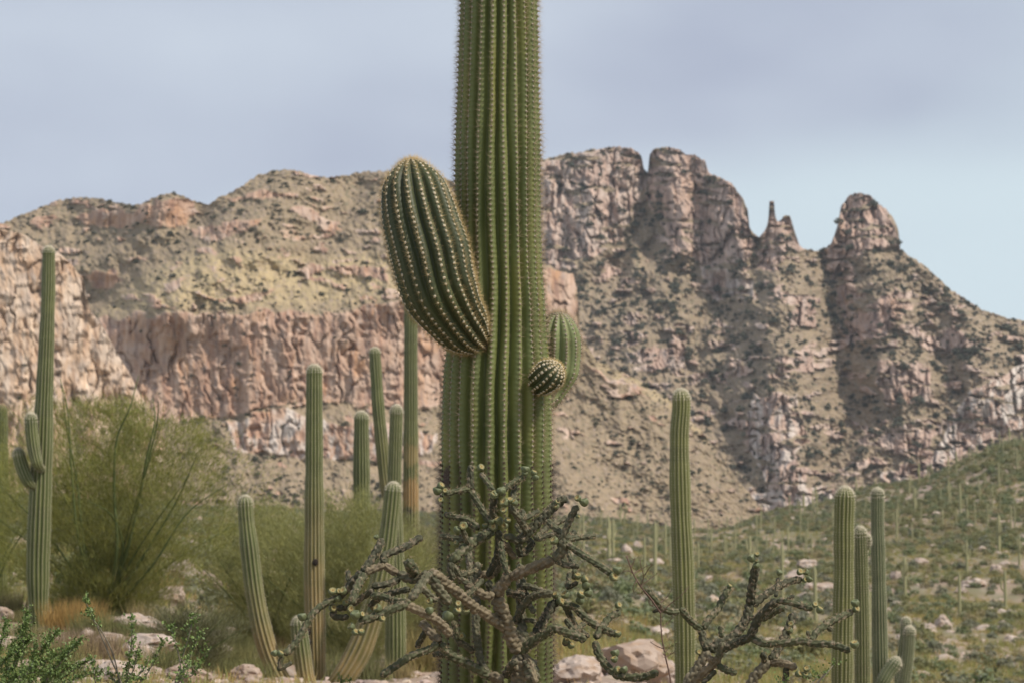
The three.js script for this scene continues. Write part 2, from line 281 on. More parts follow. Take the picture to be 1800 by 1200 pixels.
mountain({ name: 'mountain', label: 'craggy pink mountain with a split butte, a thin rock finger and a tower', seed: 29, x0: 860, x1: 1990, step: 1.6, rows: 430, jag: 5, crop: 0.13, rubble: 0.6, slope: 1.25, unit: 1350, flute: 0.6, block: 0.8, orange: 0.4,
  ridge: [[860, 300], [900, 284], [960, 278], [1000, 270], [1050, 262], [1090, 258], [1112, 262], [1128, 274], [1132, 296], [1139, 306], [1142, 272], [1150, 261], [1175, 257], [1195, 262], [1210, 272], [1222, 273], [1240, 283], [1247, 305], [1262, 310], [1285, 320], [1305, 345], [1315, 370], [1318, 400], [1325, 412], [1335, 418], [1343, 408], [1349, 396], [1352, 378], [1352.5, 354], [1361, 353], [1363, 380], [1367, 390], [1374, 386], [1379, 379], [1389, 379], [1394, 396], [1399, 412], [1407, 434], [1420, 440], [1445, 440], [1462, 426], [1472, 400], [1478, 365], [1490, 345], [1510, 338], [1530, 342], [1540, 355], [1560, 368], [1572, 385], [1580, 405], [1583, 438], [1600, 450], [1625, 465], [1650, 490], [1690, 522], [1730, 546], [1770, 560], [1800, 564], [1880, 600], [1990, 660]],
  foot: [[860, 965], [1990, 965]], bushSize: 1.35, depth: () => 1120, rockA: [0.345, 0.238, 0.19], rockB: [0.41, 0.298, 0.24],
  cliffs: [cliff(1, 0.4, [860, 305], [960, 282], [1000, 274], [1090, 260], [1128, 276], [1135, 330], [1105, 380], [1100, 420], [1060, 440], [1010, 470], [955, 480], [860, 490]),
    cliff(1, 0.12, [1139, 258], [1200, 256], [1250, 285], [1300, 325], [1322, 400], [1328, 452], [1300, 466], [1250, 470], [1210, 452], [1180, 442], [1165, 400], [1138, 352]),
    cliff(1, 0.05, [1336, 475], [1338, 405], [1356, 340], [1390, 375], [1410, 436], [1380, 458]), cliff(1, 0.05, [1450, 475], [1463, 420], [1476, 358], [1510, 330], [1562, 362], [1586, 442], [1540, 436], [1500, 452], [1470, 482]),
    cliff(0.95, 0.6, [1230, 470], [1320, 480], [1330, 525], [1250, 532]), cliff(0.95, 0, [1465, 478], [1500, 458], [1504, 522], [1480, 545], [1470, 520]), cliff(0.9, 0, [1490, 560], [1580, 502], [1604, 540], [1560, 590], [1500, 604]), cliff(0.9, 0.2, [1385, 545], [1430, 530], [1434, 572], [1390, 582]), cliff(0.95, 0.2, [1365, 620], [1440, 600], [1432, 652], [1370, 658]),
    cliff(0.95, 0.1, [1540, 632], [1640, 640], [1640, 702], [1560, 712], [1545, 680]), cliff(0.95, 1.1, [1700, 690], [1820, 630], [1820, 740], [1690, 800], [1640, 832], [1560, 852], [1545, 832], [1640, 800]), cliff(0.9, 0, [1570, 752], [1640, 756], [1640, 802], [1570, 802]),
    cliff(0.95, 0.8, [1325, 690], [1400, 690], [1420, 760], [1400, 800], [1432, 872], [1360, 902], [1340, 832], [1305, 780]), cliff(0.7, 1.2, [1300, 862], [1480, 850], [1490, 892], [1320, 932]), cliff(0.9, 0.4, [1100, 616], [1200, 600], [1205, 650], [1110, 652]), cliff(0.9, 0.2, [1600, 590], [1690, 575], [1720, 610], [1640, 625])],
  strokes: [stroke(0.8, 34, [1185, 300], [1200, 380], [1195, 450]), stroke(-1.1, 30, [1134, 300], [1115, 400], [1080, 470]), stroke(-0.9, 32, [1155, 385], [1140, 450]), stroke(-0.8, 24, [1330, 430], [1335, 520]), stroke(0.6, 44, [1280, 330], [1290, 460]), stroke(0.5, 40, [1040, 270], [1030, 460]), stroke(-0.6, 12, [1025, 280], [1030, 380]), stroke(-0.6, 12, [1222, 290], [1225, 380]), stroke(-0.6, 10, [985, 310], [985, 400]), stroke(-0.6, 12, [1062, 310], [1075, 400]), stroke(0.5, 36, [1510, 340], [1520, 450]),
    stroke(-0.62, 60, [1440, 450], [1462, 520], [1478, 620], [1492, 730], [1440, 830]), stroke(0.38, 95, [1530, 440], [1545, 600], [1590, 690]), stroke(0.25, 75, [1270, 450], [1370, 570], [1400, 700], [1390, 830]), stroke(-0.25, 60, [1080, 480], [1200, 640], [1300, 780], [1350, 900]), stroke(0.5, 70, [1690, 560], [1740, 700]), stroke(-0.25, 50, [1620, 520], [1660, 640], [1640, 740])],
  straw: (px, py) => 0.12, bush: (px, py) => px > 1338 && px < 1400 && py < 415 ? 0 : (py < 640 ? 2.1 : 1.2) * (px > 1600 ? 1.1 : 1) });

// ---------------------------------------------------------------- leafy shrubs, far saguaros and boulders
function leafClump(seed, n, tone, leaf = 0.26, flat = 0.8) {        // a shrub one unit across in radius, standing on its base
  const R = rng(seed), pos = [], col = [], nor = [];
  for (let k = 0; k < n; k++) {
    const a = R() * 6.283, q = Math.acos(1 - 1.25 * R()), rr = 0.55 + 0.45 * Math.sqrt(R()), lump = 0.8 + 0.35 * noise(Math.cos(a) * 1.7, q * 1.6, seed + Math.sin(a) * 1.7);
    const dx = Math.sin(q) * Math.cos(a), dy = Math.cos(q), dz = Math.sin(q) * Math.sin(a);
    const c = new THREE.Vector3(dx * rr * lump, Math.max(0.02, 0.32 + dy * rr * lump * flat), dz * rr * lump);
    const u = new THREE.Vector3(R() - 0.5, R() - 0.5, R() - 0.5).normalize(), v = new THREE.Vector3(dx + R() - 0.5, dy + R() - 0.2, dz + R() - 0.5).cross(u).normalize(), s = leaf * (0.5 + R());
    const t = tone(R); 
    for (const [i, j] of [[-0.5, 0], [0.5, -0.25], [0.3, 0.7]]) { const p = c.clone().addScaledVector(u, i * s).addScaledVector(v, j * s); pos.push(p.x, p.y, p.z); col.push(...t); }
  }
  return geoFrom(pos, null, col);
}
const toneOlive = R => mixc([0.115, 0.126, 0.038], [0.235, 0.222, 0.075], R()), toneGreen = R => mixc([0.090, 0.125, 0.044], [0.175, 0.205, 0.078], R()), toneStraw = R => mixc([0.19, 0.155, 0.07], [0.29, 0.235, 0.10], R()), toneDark = R => mixc([0.034, 0.043, 0.024], [0.075, 0.082, 0.044], R()), toneSage = R => mixc([0.13, 0.14, 0.08], [0.20, 0.20, 0.12], R());
function place(p, r, turn, squash = 1) { return new THREE.Matrix4().compose(p, new THREE.Quaternion().setFromAxisAngle(Y, turn), new THREE.Vector3(r, r * squash, r)); }
function whereabouts(p) {
  const d = -p.z, px = W / 2 + F * p.x / d * CT;
  if (d > 500 && p.y > 62) return px < 640 ? 'on the grassy left ridge' : px < 960 ? 'on the ridge behind the giant saguaro' : px < 1340 ? 'on the mountain below the split butte' : px < 1480 ? 'in the gully below the rock finger' : 'on the flank below the rock tower';
  const up = d > 380 ? 'high on the slope' : d > 170 ? 'half way up the slope' : 'on the lower slope';
  return `${up} ${px < 780 ? 'behind the left saguaros' : px < 1175 ? 'left of the lone saguaro' : px < 1330 ? 'right of the lone saguaro' : px < 1570 ? 'around the right saguaro trio' : 'right of the saguaro trio'}`;
}
function scatter(list, kinds, name, category, group, labels, stuffName, stuffLabel, most) {   // the nearest ones singly, the rest as one mass
  list.sort((a, b) => b.size - a.size);
  const single = list.slice(0, most), rest = list.slice(most), first = kinds.map(() => null);
  for (const s of single) {
    let m;
    if (!first[s.kind]) { m = first[s.kind] = mesh(name, kinds[s.kind].geo, kinds[s.kind].mat); }
    else { m = first[s.kind].clone(); m.name = numbered(name); scene.add(m); }
    m.position.copy(s.p); m.rotation.set(0, s.turn, 0); m.scale.set(s.r, s.r * s.squash, s.r);
    const w = whereabouts(s.p); tag(m, `${labels[s.kind]} ${w}`, category, `${group[s.kind]} ${w}`);
  }
  kinds.forEach((k, i) => { const q = rest.filter(s => s.kind === i); if (q.length) tag(instanced(stuffName, k.geo, k.mat, q.map(s => place(s.p, s.r, s.turn, s.squash))), stuffLabel[i]); });
}
{ // trees and shrubs on the mountains
  const R = rng(5), list = bushSpots.map(b => ({ p: b.p.clone().add(new THREE.Vector3(0, -0.25 * b.r, 0)), r: b.r, turn: R() * 6.28, squash: 0.75 + 0.5 * R(), kind: R() < 0.6 ? 0 : 1, size: b.r / -b.p.z * (b.px > -20 && b.px < 1820 ? 1 : 0.01) }));
  scatter(list, [{ geo: leafClump(11, 110, toneDark, 0.34), mat: M.leaf }, { geo: leafClump(12, 110, toneDark, 0.34), mat: M.leaf }], 'mountain_tree', 'tree', ['dark far trees', 'dark far trees'], ['dark round evergreen', 'dark round evergreen'], 'mountain_scrub', ['dark scrub sprinkled over the far mountain slopes', 'dark scrub sprinkled over the far mountain slopes'], 300);
}
function rockGeo(seed, detail = 3, tones = [[0.37, 0.29, 0.235], [0.46, 0.39, 0.34]], flat = 0.7) {
  const g = new THREE.IcosahedronGeometry(1, detail), p = g.attributes.position, R = rng(seed), v = new THREE.Vector3(), cuts = [], col = [];
  for (let k = 0; k < 13; k++) cuts.push([new THREE.Vector3(R() - 0.5, (R() - 0.5) * 1.2, R() - 0.5).normalize(), 0.62 + 0.26 * R()]);
  for (let i = 0; i < p.count; i++) {
    v.fromBufferAttribute(p, i);
    for (const [n, h] of cuts) { const e = v.dot(n) - h; if (e > 0) v.addScaledVector(n, -e * 0.92); }
    const s = 1 + 0.22 * fbm(v.x * 2.2 + seed, v.y * 3.6, v.z * 2.2, 5) - 0.16 * Math.pow(1 - Math.abs(noise(v.x * 1.5 + seed, v.y * 3.4 + v.x, v.z * 1.5)), 9) - 0.09 * Math.pow(1 - Math.abs(noise(v.x * 4 + seed, v.y * 2 + v.z, v.z * 4)), 9) + 0.05 * noise(v.x * 9, v.y * 12, v.z * 9 + seed); v.multiplyScalar(s); v.y *= flat;
    p.setXYZ(i, v.x, v.y, v.z);
    const t = fbm(v.x * 1.8 + seed, v.y * 5, v.z * 1.8, 4); let c = mixc(tones[0], tones[1], clamp(0.5 + 1.6 * t)); c = mixc(c, [0.30, 0.19, 0.11], smooth(0.15, 0.35, noise(v.x * 2.5, v.y * 6, v.z * 2.5 + seed)) * 0.6); col.push(...c);
  }
  const h = new THREE.BufferGeometry(); h.setAttribute('position', p); h.setAttribute('color', new THREE.Float32BufferAttribute(col, 3)); h.computeVertexNormals(); return h;
}
{ // hillside and valley: shrubs, boulders, slender saguaros
  const R = rng(77), shrubs = [], rocks = [], poles = [];
  const spot = (dmin, dmax) => { const d = Math.sqrt(lerp(dmin * dmin, dmax * dmax, R())), a = lerp(-0.24, 0.24, R()), x = a * d, z = -d; return new THREE.Vector3(x, groundY(x, z), z); };
  const inView = p => Math.abs(p.x / -p.z) < 0.213;
  for (let k = 0; k < 21000; k++) {
    const p = spot(58, 760), d = -p.z, px = W / 2 + F * p.x / d; 
    const patch = fbm(p.x * 0.03, 8, p.z * 0.02, 3); if (patch < -0.1 && R() < 0.6) continue;
    const t = R(), up = smooth(1250, 1700, px) * smooth(300, 520, d), kind = t < 0.36 + 0.2 * up ? 0 : t < 0.66 + 0.2 * up ? 1 : t < 0.82 ? 2 : 3;
    const r = (0.55 + 0.75 * R() * R() + 0.7 * up * R()) * (d < 110 ? 0.7 : 1.0);
    p.y -= 0.1 * r; shrubs.push({ p, r, turn: R() * 6.28, squash: 0.8 + 0.45 * R(), kind, size: inView(p) ? r / d : r / d * 0.01 });
  }
  scatter(shrubs, [toneOlive, toneGreen, toneSage, toneStraw].map((t, i) => ({ geo: leafClump(21 + i, i === 3 ? 130 : 190, t, i === 3 ? 0.2 : 0.22), mat: M.leaf })), 'desert_shrub', 'shrub',
    ['olive shrubs', 'green shrubs', 'sage shrubs', 'straw coloured shrubs'],
    ['rounded olive shrub', 'rounded green shrub', 'pale sage grey shrub', 'dry straw coloured shrub'],
    'shrub_cover', ['mass of olive shrubs over the far hillside', 'mass of green shrubs over the far hillside', 'mass of pale sage shrubs over the far hillside', 'mass of dry straw shrubs over the far hillside'], 300);
  for (let k = 0; k < 6500; k++) {
    const p = spot(50, 640); if (fbm(p.x * 0.05, 3, p.z * 0.035, 3) < 0.0 && R() < 0.8) continue;
    const r = (0.25 + 1.0 * R() * R() * R()) * (-p.z < 100 ? 0.7 : 1.1); rocks.push({ p, r, turn: R() * 6.28, squash: 0.7 + 0.5 * R(), kind: R() * 3 | 0, size: inView(p) ? r / -p.z : 0.0001 * r });
  }
  scatter(rocks, [0, 1, 2].map(i => ({ geo: rockGeo(31 + i, 2), mat: M.rock })), 'boulder', 'boulder', [0, 1, 2].map(() => 'boulders strewn'), [0, 1, 2].map(() => 'pinkish grey boulder lying'), 'stones', [0, 1, 2].map(() => 'small pinkish stones scattered over the hillside'), 220);
  // slender saguaros: a ribbed column, some with one or two arms
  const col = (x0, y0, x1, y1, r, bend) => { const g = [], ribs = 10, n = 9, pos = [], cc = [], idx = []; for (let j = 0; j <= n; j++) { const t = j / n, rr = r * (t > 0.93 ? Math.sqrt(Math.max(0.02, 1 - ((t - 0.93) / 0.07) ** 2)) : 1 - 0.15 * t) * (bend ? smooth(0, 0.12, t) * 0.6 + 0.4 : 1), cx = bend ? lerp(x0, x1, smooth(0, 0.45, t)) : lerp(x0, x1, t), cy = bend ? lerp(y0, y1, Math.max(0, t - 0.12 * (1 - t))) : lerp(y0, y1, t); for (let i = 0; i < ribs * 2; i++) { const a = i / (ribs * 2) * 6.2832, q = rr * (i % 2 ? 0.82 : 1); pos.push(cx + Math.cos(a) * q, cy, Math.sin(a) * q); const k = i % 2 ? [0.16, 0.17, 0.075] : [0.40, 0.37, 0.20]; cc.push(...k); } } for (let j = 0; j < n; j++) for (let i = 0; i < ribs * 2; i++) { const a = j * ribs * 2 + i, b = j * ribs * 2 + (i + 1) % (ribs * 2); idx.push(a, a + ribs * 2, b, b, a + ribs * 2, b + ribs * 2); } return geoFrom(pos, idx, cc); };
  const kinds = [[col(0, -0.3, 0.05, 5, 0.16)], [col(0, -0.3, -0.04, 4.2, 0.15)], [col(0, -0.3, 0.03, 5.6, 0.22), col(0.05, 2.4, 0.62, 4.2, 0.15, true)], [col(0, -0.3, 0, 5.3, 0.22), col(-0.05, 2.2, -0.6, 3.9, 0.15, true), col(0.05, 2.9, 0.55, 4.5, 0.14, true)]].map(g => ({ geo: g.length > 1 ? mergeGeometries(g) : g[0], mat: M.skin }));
  for (let k = 0; k < 520; k++) { const p = spot(140, 730), px = W / 2 + F * p.x / -p.z; if (px < 960 || (px < 1300 && R() < 0.35)) continue; const r = 0.55 + 0.6 * R(); poles.push({ p, r, turn: R() * 6.28, squash: 1, kind: [0, 0, 1, 1, 2, 3][R() * 6 | 0], size: inView(p) ? r / -p.z : 0.0001 }); }
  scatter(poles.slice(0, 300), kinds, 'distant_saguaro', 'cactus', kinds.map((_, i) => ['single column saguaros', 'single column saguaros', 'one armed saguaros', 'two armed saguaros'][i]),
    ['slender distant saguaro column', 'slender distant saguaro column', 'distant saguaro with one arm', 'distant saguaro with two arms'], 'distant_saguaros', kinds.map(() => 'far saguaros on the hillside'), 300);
}

// ---------------------------------------------------------------- saguaros
function frames(points, step, dome = 0) {          // points: [{ p, r }] from base to tip -> evenly spaced rings with a frame that does not twist
  const curve = new THREE.CatmullRomCurve3(points.map(q => q.p), false, 'centripetal'), L = curve.getLength(), n = Math.max(6, Math.ceil(L / step));
  curve.arcLengthDivisions = 400; curve.updateArcLengths();
  const cum = [0]; for (let i = 1; i < points.length; i++) { let a = 0, q = curve.getPoint((i - 1) / (points.length - 1)); for (let s = 1; s <= 12; s++) { const w = curve.getPoint((i - 1 + s / 12) / (points.length - 1)); a += w.distanceTo(q); q = w; } cum.push(cum[i - 1] + a); }
  const tot = cum[cum.length - 1], rad = s => { const x = s / L * tot; let i = 1; while (i < cum.length - 1 && x > cum[i]) i++; const t = clamp((x - cum[i - 1]) / (cum[i] - cum[i - 1])); return lerp(points[i - 1].r, points[i].r, t * t * (3 - 2 * t) * 0.6 + t * 0.4); };
  const out = []; let U = null; const us = [];
  if (!dome) for (let i = 0; i <= n; i++) us.push(i / n);
  else { const m = Math.max(4, Math.ceil((L - dome) / step)); for (let i = 0; i < m; i++) us.push(i / m * (L - dome) / L); const k = Math.max(8, Math.ceil(dome * 1.6 / step)); for (let i = 0; i <= k; i++) us.push(Math.min(1, (L - dome + dome * Math.sin(i / k * Math.PI / 2)) / L)); }
  for (const u of us) {
    const p = curve.getPointAt(u), T = curve.getTangentAt(u);
    if (!U) { U = new THREE.Vector3(0, 0, 1).addScaledVector(T, -T.z); if (U.lengthSq() < 0.05) U.set(1, 0, 0).addScaledVector(T, -T.x); U.normalize(); } else U.addScaledVector(T, -U.dot(T)).normalize();
    out.push({ p, T: T.clone(), U: U.clone(), V: new THREE.Vector3().crossVectors(T, U), s: u * L, r: rad(u * L) });
  }
  out.L = L; return out;
}
function ribbed(o) {                     // o: points, ribs, groove, step, seg, seed, dome, wave, knob, spacing, skin(s, L, k, crest) -> { geo, areoles }
  const tipR = o.points[o.points.length - 1].r, dome = (o.dome || 1.05) * tipR, fr = frames(o.points, o.step, dome), L = fr.L, around = o.ribs * o.seg, pos = [], col = [], idx = [];
  const radius = f => { const e = f.s - (L - dome); return f.r * (e > 0 ? Math.sqrt(Math.max(0.0, 1 - (e / dome) ** 2)) : 1) * (1 + (o.lumps || 0) * noise(f.s * 2.3, o.seed, 1)) * (o.pinch ? lerp(0.72, 1, smooth(0, o.pinch, f.s)) : 1); };
  const shift = (f, th) => (o.wave || 0) * (fbm(f.s * 1.1, Math.cos(th) * 1.3 + o.seed, Math.sin(th) * 1.3, 3));
  const put = (f, th, crest) => {
    const R = radius(f), a = th + shift(f, th), g = 1 - o.groove + o.groove * Math.pow(crest, 0.62), bump = o.knob ? o.knob * Math.cos(f.s / o.spacing * 6.2832) * Math.pow(crest, 5) * Math.min(1, R / f.r) : 0;
    const q = R * g + bump; return f.p.clone().addScaledVector(f.U, Math.cos(a) * q).addScaledVector(f.V, Math.sin(a) * q);
  };
  fr.forEach((f, j) => { for (let i = 0; i < around; i++) { const th = i / around * 6.28319, crest = Math.abs(Math.sin(th * o.ribs / 2)), v = put(f, th, crest); pos.push(v.x, v.y, v.z); col.push(...o.skin(f.s, L, th, crest, v)); } });
  for (let j = 0; j < fr.length - 1; j++) for (let i = 0; i < around; i++) { const a = j * around + i, b = j * around + (i + 1) % around; idx.push(a, b, a + around, b, b + around, a + around); }
  const areoles = [];
  for (let k = 0; k < o.ribs; k++) {
    const th = (k + 0.5) / o.ribs * 6.28319;
    const stops = []; let phi = 0; for (let s = o.spacing; s < L - dome; s += o.spacing) stops.push(s);
    for (phi = o.spacing / tipR * 0.6; phi < 1.5 - (k % 2 ? 0.22 : 0.05); phi += o.spacing / tipR * (0.95 - 0.3 * phi / 1.5)) stops.push(L - dome + dome * Math.sin(phi));
    let j = 0;
    for (const s of stops) {
      while (j < fr.length - 2 && fr[j + 1].s < s) j++;
      const f0 = fr[j], f1 = fr[j + 1], t = clamp((s - f0.s) / (f1.s - f0.s + 1e-9));
      const f = { p: f0.p.clone().lerp(f1.p, t), T: f0.T, U: f0.U, V: f0.V, s: s, r: lerp(f0.r, f1.r, t) };
      const v = put(f, th, 1), a = th + shift(f, th), slope = (radius(f1) - radius(f0)) / (f1.s - f0.s + 1e-9);
      const n = f.U.clone().multiplyScalar(Math.cos(a)).addScaledVector(f.V, Math.sin(a)).addScaledVector(f.T, clamp(-slope, -1, 6)).normalize();
      areoles.push({ p: v, n, T: f.T, s, L });
    }
  }
  return { geo: geoFrom(pos, idx, col), areoles };
}
function spineCluster(seed, count, len, width, spread) {
  const R = rng(seed), pos = [], idx = [];
  for (let k = 0; k < count; k++) {
    const a = k / count * 6.283 + R(), q = spread * (0.25 + 0.75 * R()), d = new THREE.Vector3(Math.sin(q) * Math.cos(a), Math.sin(q) * Math.sin(a), Math.cos(q)), l = len * (0.45 + 0.55 * R());
    const u = new THREE.Vector3(-d.y, d.x, 0.3).cross(d).normalize(), v = d.clone().cross(u), b = pos.length / 3;
    for (let i = 0; i < 3; i++) { const c = Math.cos(i * 2.094) * width, s = Math.sin(i * 2.094) * width; pos.push(u.x * c + v.x * s, u.y * c + v.y * s, u.z * c + v.z * s); }
    pos.push(d.x * l, d.y * l, d.z * l); idx.push(b, b + 1, b + 3, b + 1, b + 2, b + 3, b + 2, b, b + 3);
  }
  const g = geoFrom(pos, idx); return g;
}
function orient(p, n, scale, spin) { const q = new THREE.Quaternion().setFromUnitVectors(Z, n).multiply(new THREE.Quaternion().setFromAxisAngle(Z, spin)); return new THREE.Matrix4().compose(p, q, new THREE.Vector3(scale, scale, scale)); }
const areoleGeo = (() => { const g = new THREE.IcosahedronGeometry(1, 1); g.scale(1, 1.15, 0.62); return g; })();
function dress(part, areoles, size, clusters, feltMat, spineMat, scale = () => 1, seed = 9) {
  const R = rng(seed);
  if (size) instanced('areoles', areoleGeo, feltMat, areoles.map(a => orient(a.p, a.n, size * (0.75 + 0.5 * R()), R() * 6.28)), null, part);
  clusters.forEach((g, i) => { const q = areoles.filter((_, k) => k % clusters.length === i); instanced('spines', g, spineMat, q.map(a => orient(a.p, a.n, scale(a) * (0.8 + 0.4 * R()), R() * 6.28)), null, part); });
}
const at = (list, depth) => list.map(([px, py, hw, dz = 0]) => ({ p: pt(px, py, depth + dz), r: hw * mpp(depth + dz) }));
const skinTone = (base, light, seed, dry = 0, felted = 0, spots = []) => (s, L, th, crest, v) => {
  const n = fbm(v.x * 5 + seed, v.y * 3, v.z * 5, 4), b = noise(v.y * 2.6 + seed, 3, seed); let c = mixc(base, light, clamp(0.45 + 1.1 * n + 0.35 * b));
  if (felted) { c = mixc(c, mixc(light, base, 0.9), 0.6 * smooth(0, 0.4, noise(v.y * 7 + seed, 8, seed))); c = mixc(c, [light[0] * 0.6, light[1] * 0.62, light[2] * 0.6], 0.7 * smooth(0.1, 0.4, noise(v.y * 5.3 + seed, 2, seed))); }
  c = mixc(c, [0.27, 0.19, 0.075], clamp(dry * smooth(0.75, 0.1, s / L)) * clamp(0.5 + 1.2 * n + 0.4 * crest));
  for (const [q, r, tone] of spots) c = mixc(c, tone, smooth(r, r * 0.4, v.distanceTo(q) * (1 + 0.6 * noise(v.x * 14, v.y * 9, v.z * 14))));
  return mixc(c, [0.34, 0.30, 0.17], felted * Math.pow(crest, 13));      // woolly areoles close together along each rib
};
const D0 = 11.5;
{ // the big saguaro in the middle
  const root = thing('giant_saguaro', new THREE.Vector3(), 'huge ribbed saguaro in the centre with a fat drooping left arm', 'cactus');
  const base = pt(872, 1200, D0); 
  const scarAt = pt(786, 838, D0 - 0.1), knotAt = pt(850, 604, D0 - 0.2), scarB = pt(909, 684, D0 - 0.21);
  const SR = rng(64), scars = []; for (let i = 0; i < 26; i++) { const a = SR() * Math.PI * 2, q = pt(874, 0, D0); scars.push([new THREE.Vector3(q.x + 0.22 * Math.cos(a), 0.4 + 3.6 * SR(), q.z + 0.22 * Math.sin(a)), 0.012 + 0.03 * SR() * SR()]); }
  const tone = skinTone([0.100, 0.122, 0.034], [0.172, 0.194, 0.060], 2);
  const trunkPts = [{ p: new THREE.Vector3(base.x, -0.15, base.z), r: 0.235 }, ...at([[873, 1200, 99], [873, 1000, 99], [873, 880, 98], [873, 760, 97], [874, 660, 95], [876, 560, 84], [876, 470, 78], [875, 380, 76], [875, 260, 75], [876, 120, 71], [877, 0, 68], [878, -160, 64], [879, -330, 58]], D0)];
  const trunk = ribbed({ points: trunkPts, ribs: 22, groove: 0.25, step: 0.0065, seg: 8, seed: 4, dome: 1.1, wave: 0.14, knob: 0.0026, spacing: 0.0245, lumps: 0.012,
    skin: (s, L, th, crest, v) => { let c = tone(s, L, th, crest, v); const y = noise(v.x * 9, v.y * 2.2, v.z * 9); c = mixc(c, [0.19, 0.19, 0.045], smooth(0.15, 0.45, y) * 0.6); for (const [q, r] of [[scarAt, 0.055], [knotAt, 0.035], [scarB, 0.016], ...scars]) { const e = v.distanceTo(q) * (1 + 0.5 * noise(v.x * 40, v.y * 40, v.z * 40)); c = mixc([0.055, 0.035, 0.024], c, smooth(r * 0.6, r, e)); } return c; } });
  const t = mesh('trunk', trunk.geo, M.skin, root);
  const up = trunk.areoles.filter(a => a.p.y > 2.1), low = trunk.areoles.filter(a => a.p.y <= 2.1);
  dress(t, up, 0.0044, [1, 2, 3].map(i => spineCluster(i, 14, 0.046, 0.0005, 1.3)), M.feltGrey, M.spineTan, () => 1, 21);
  dress(t, low, 0.0050, [4, 5, 6].map(i => spineCluster(i, 14, 0.062, 0.0006, 1.35)), M.feltDark, M.spineDark, () => 1, 22);
  const arms = [
    ['thick dark green arm hanging beside the trunk and curving upward', at([[858, 607, 13, 0.02], [838, 598, 27, -0.14], [806, 566, 52, -0.27], [772, 510, 67, -0.34], [755, 445, 70.5, -0.34], [738, 385, 67, -0.32], [727, 330, 60, -0.29], [721, 281, 48, -0.26]], D0), 17, [0.030, 0.039, 0.012], [0.052, 0.064, 0.019], 1.5, M.felt, M.spineGold, 0.0054, 0.0225, 0.036],
    ['short pale green arm curving up behind the right side of the trunk', at([[938, 716, 18, 0.05], [966, 690, 26, 0.1], [978, 650, 40, 0.11], [981, 612, 41, 0.11], [982, 549, 35, 0.08]], D0), 12, [0.165, 0.20, 0.08], [0.22, 0.255, 0.105], 1.35, M.feltGrey, M.spineTan, 0.0052, 0.019, 0.036],
    ['small round bud of an arm dotted with cream areoles', at([[943, 677, 16, -0.1], [955, 667, 26, -0.2], [966, 658, 28, -0.24], [983, 641, 25, -0.27]], D0), 12, [0.032, 0.043, 0.014], [0.052, 0.066, 0.02], 1.0, M.felt, M.spineGold, 0.0060, 0.0185, 0.024]];
  for (const [label, points, ribs, a, b, dome, felt, sp, size, spacing, len] of arms) {
    const arm = ribbed({ points, ribs, groove: 0.2, step: 0.006, seg: 8, seed: ribs, dome, wave: 0.05, knob: 0.0012, spacing, lumps: 0.01, skin: skinTone(a, b, ribs) });
    const m = mesh('arm', arm.geo, M.skin, root); m.userData.label = label;
    dress(m, arm.areoles.filter(q => q.s > 0.05), size, [7, 8, 9].map(i => spineCluster(i + ribs, 15, len * 1.15, 0.0005, 1.35)), felt, sp, () => 1, 30 + ribs);
  }
}
const fuzz = [41, 42].map(i => spineCluster(i, 7, 0.030, 0.0016, 1.35));
function saguaro(label, depth, columns, opts = {}) {     // columns: base-to-tip lists of [px, py, half width]; the first is the trunk and goes down into the ground
  const root = thing('saguaro', new THREE.Vector3(), label, 'cactus');
  columns.forEach((list, i) => {
    const pts = at(list, depth);
    if (!i && !opts.noFoot) { const q = pts[0]; const g = groundY(q.p.x, q.p.z); if (q.p.y > g + 0.05) pts.unshift({ p: new THREE.Vector3(q.p.x, g - 0.2, q.p.z), r: q.r * 1.02 }); }
    const R = Math.max(...pts.map(q => q.r)), ribs = i ? 13 : 16;
    const b = ribbed({ points: pts, ribs, groove: 0.2, step: 0.02, seg: 6, seed: columns.length * 13 + i + depth, dome: 1.15, wave: 0.05, spacing: 0.036, lumps: 0.07, pinch: i ? 0.25 : 0, skin: skinTone(opts.base || [0.074, 0.096, 0.025], opts.light || [0.124, 0.145, 0.042], depth + i * 3, opts.dry || 0, 0.55, (opts.spots || []).map(([x, y, r, tone]) => [pt(x, y, depth - 0.15), r, tone])) });
    const m = mesh(i ? 'arm' : 'trunk', b.geo, M.skin, root);
    dress(m, b.areoles, 0, fuzz, null, opts.spine || M.spinePale, a => a.L - a.s < 0.14 ? 1.7 : 0.8, 50 + i);
    if (opts.holes && !i) for (const [px, py, r] of opts.holes) {
      const c = pt(px, py, depth - 17.6 * mpp(depth)), g = new THREE.IcosahedronGeometry(r, 2); g.scale(1, 1.2, 0.5); const pp = g.attributes.position, cc = []; for (let k = 0; k < pp.count; k++) cc.push(0.02, 0.014, 0.01); g.setAttribute('color', new THREE.Float32BufferAttribute(cc, 3)); g.translate(c.x, c.y, c.z); mesh('hole', g, M.scar, root);
    }
  });
  return root;
}
saguaro('tall saguaro at the far left with two small upturned arms', 40, [[[67, 1100, 15], [66, 1000, 19.5], [69, 900, 20], [73, 800, 18.5], [77, 700, 15.5], [81, 600, 13.5], [84, 520, 12], [85, 434, 11]], [[74, 826, 8, -0.15], [65, 815, 10, -0.3], [59, 790, 11, -0.3], [55, 760, 11, -0.3], [53, 726, 10.5, -0.3]], [[62, 858, 8, -0.1], [49, 846, 10.5, -0.2], [40, 826, 11.5, -0.2], [34, 808, 11.5, -0.2], [30, 788, 10.5, -0.2]]]);
saguaro('saguaro cut off by the left frame edge behind the shrub', 52, [[[0, 1000, 13], [1, 850, 13], [2, 710, 11]]], { spine: M.spineTan });
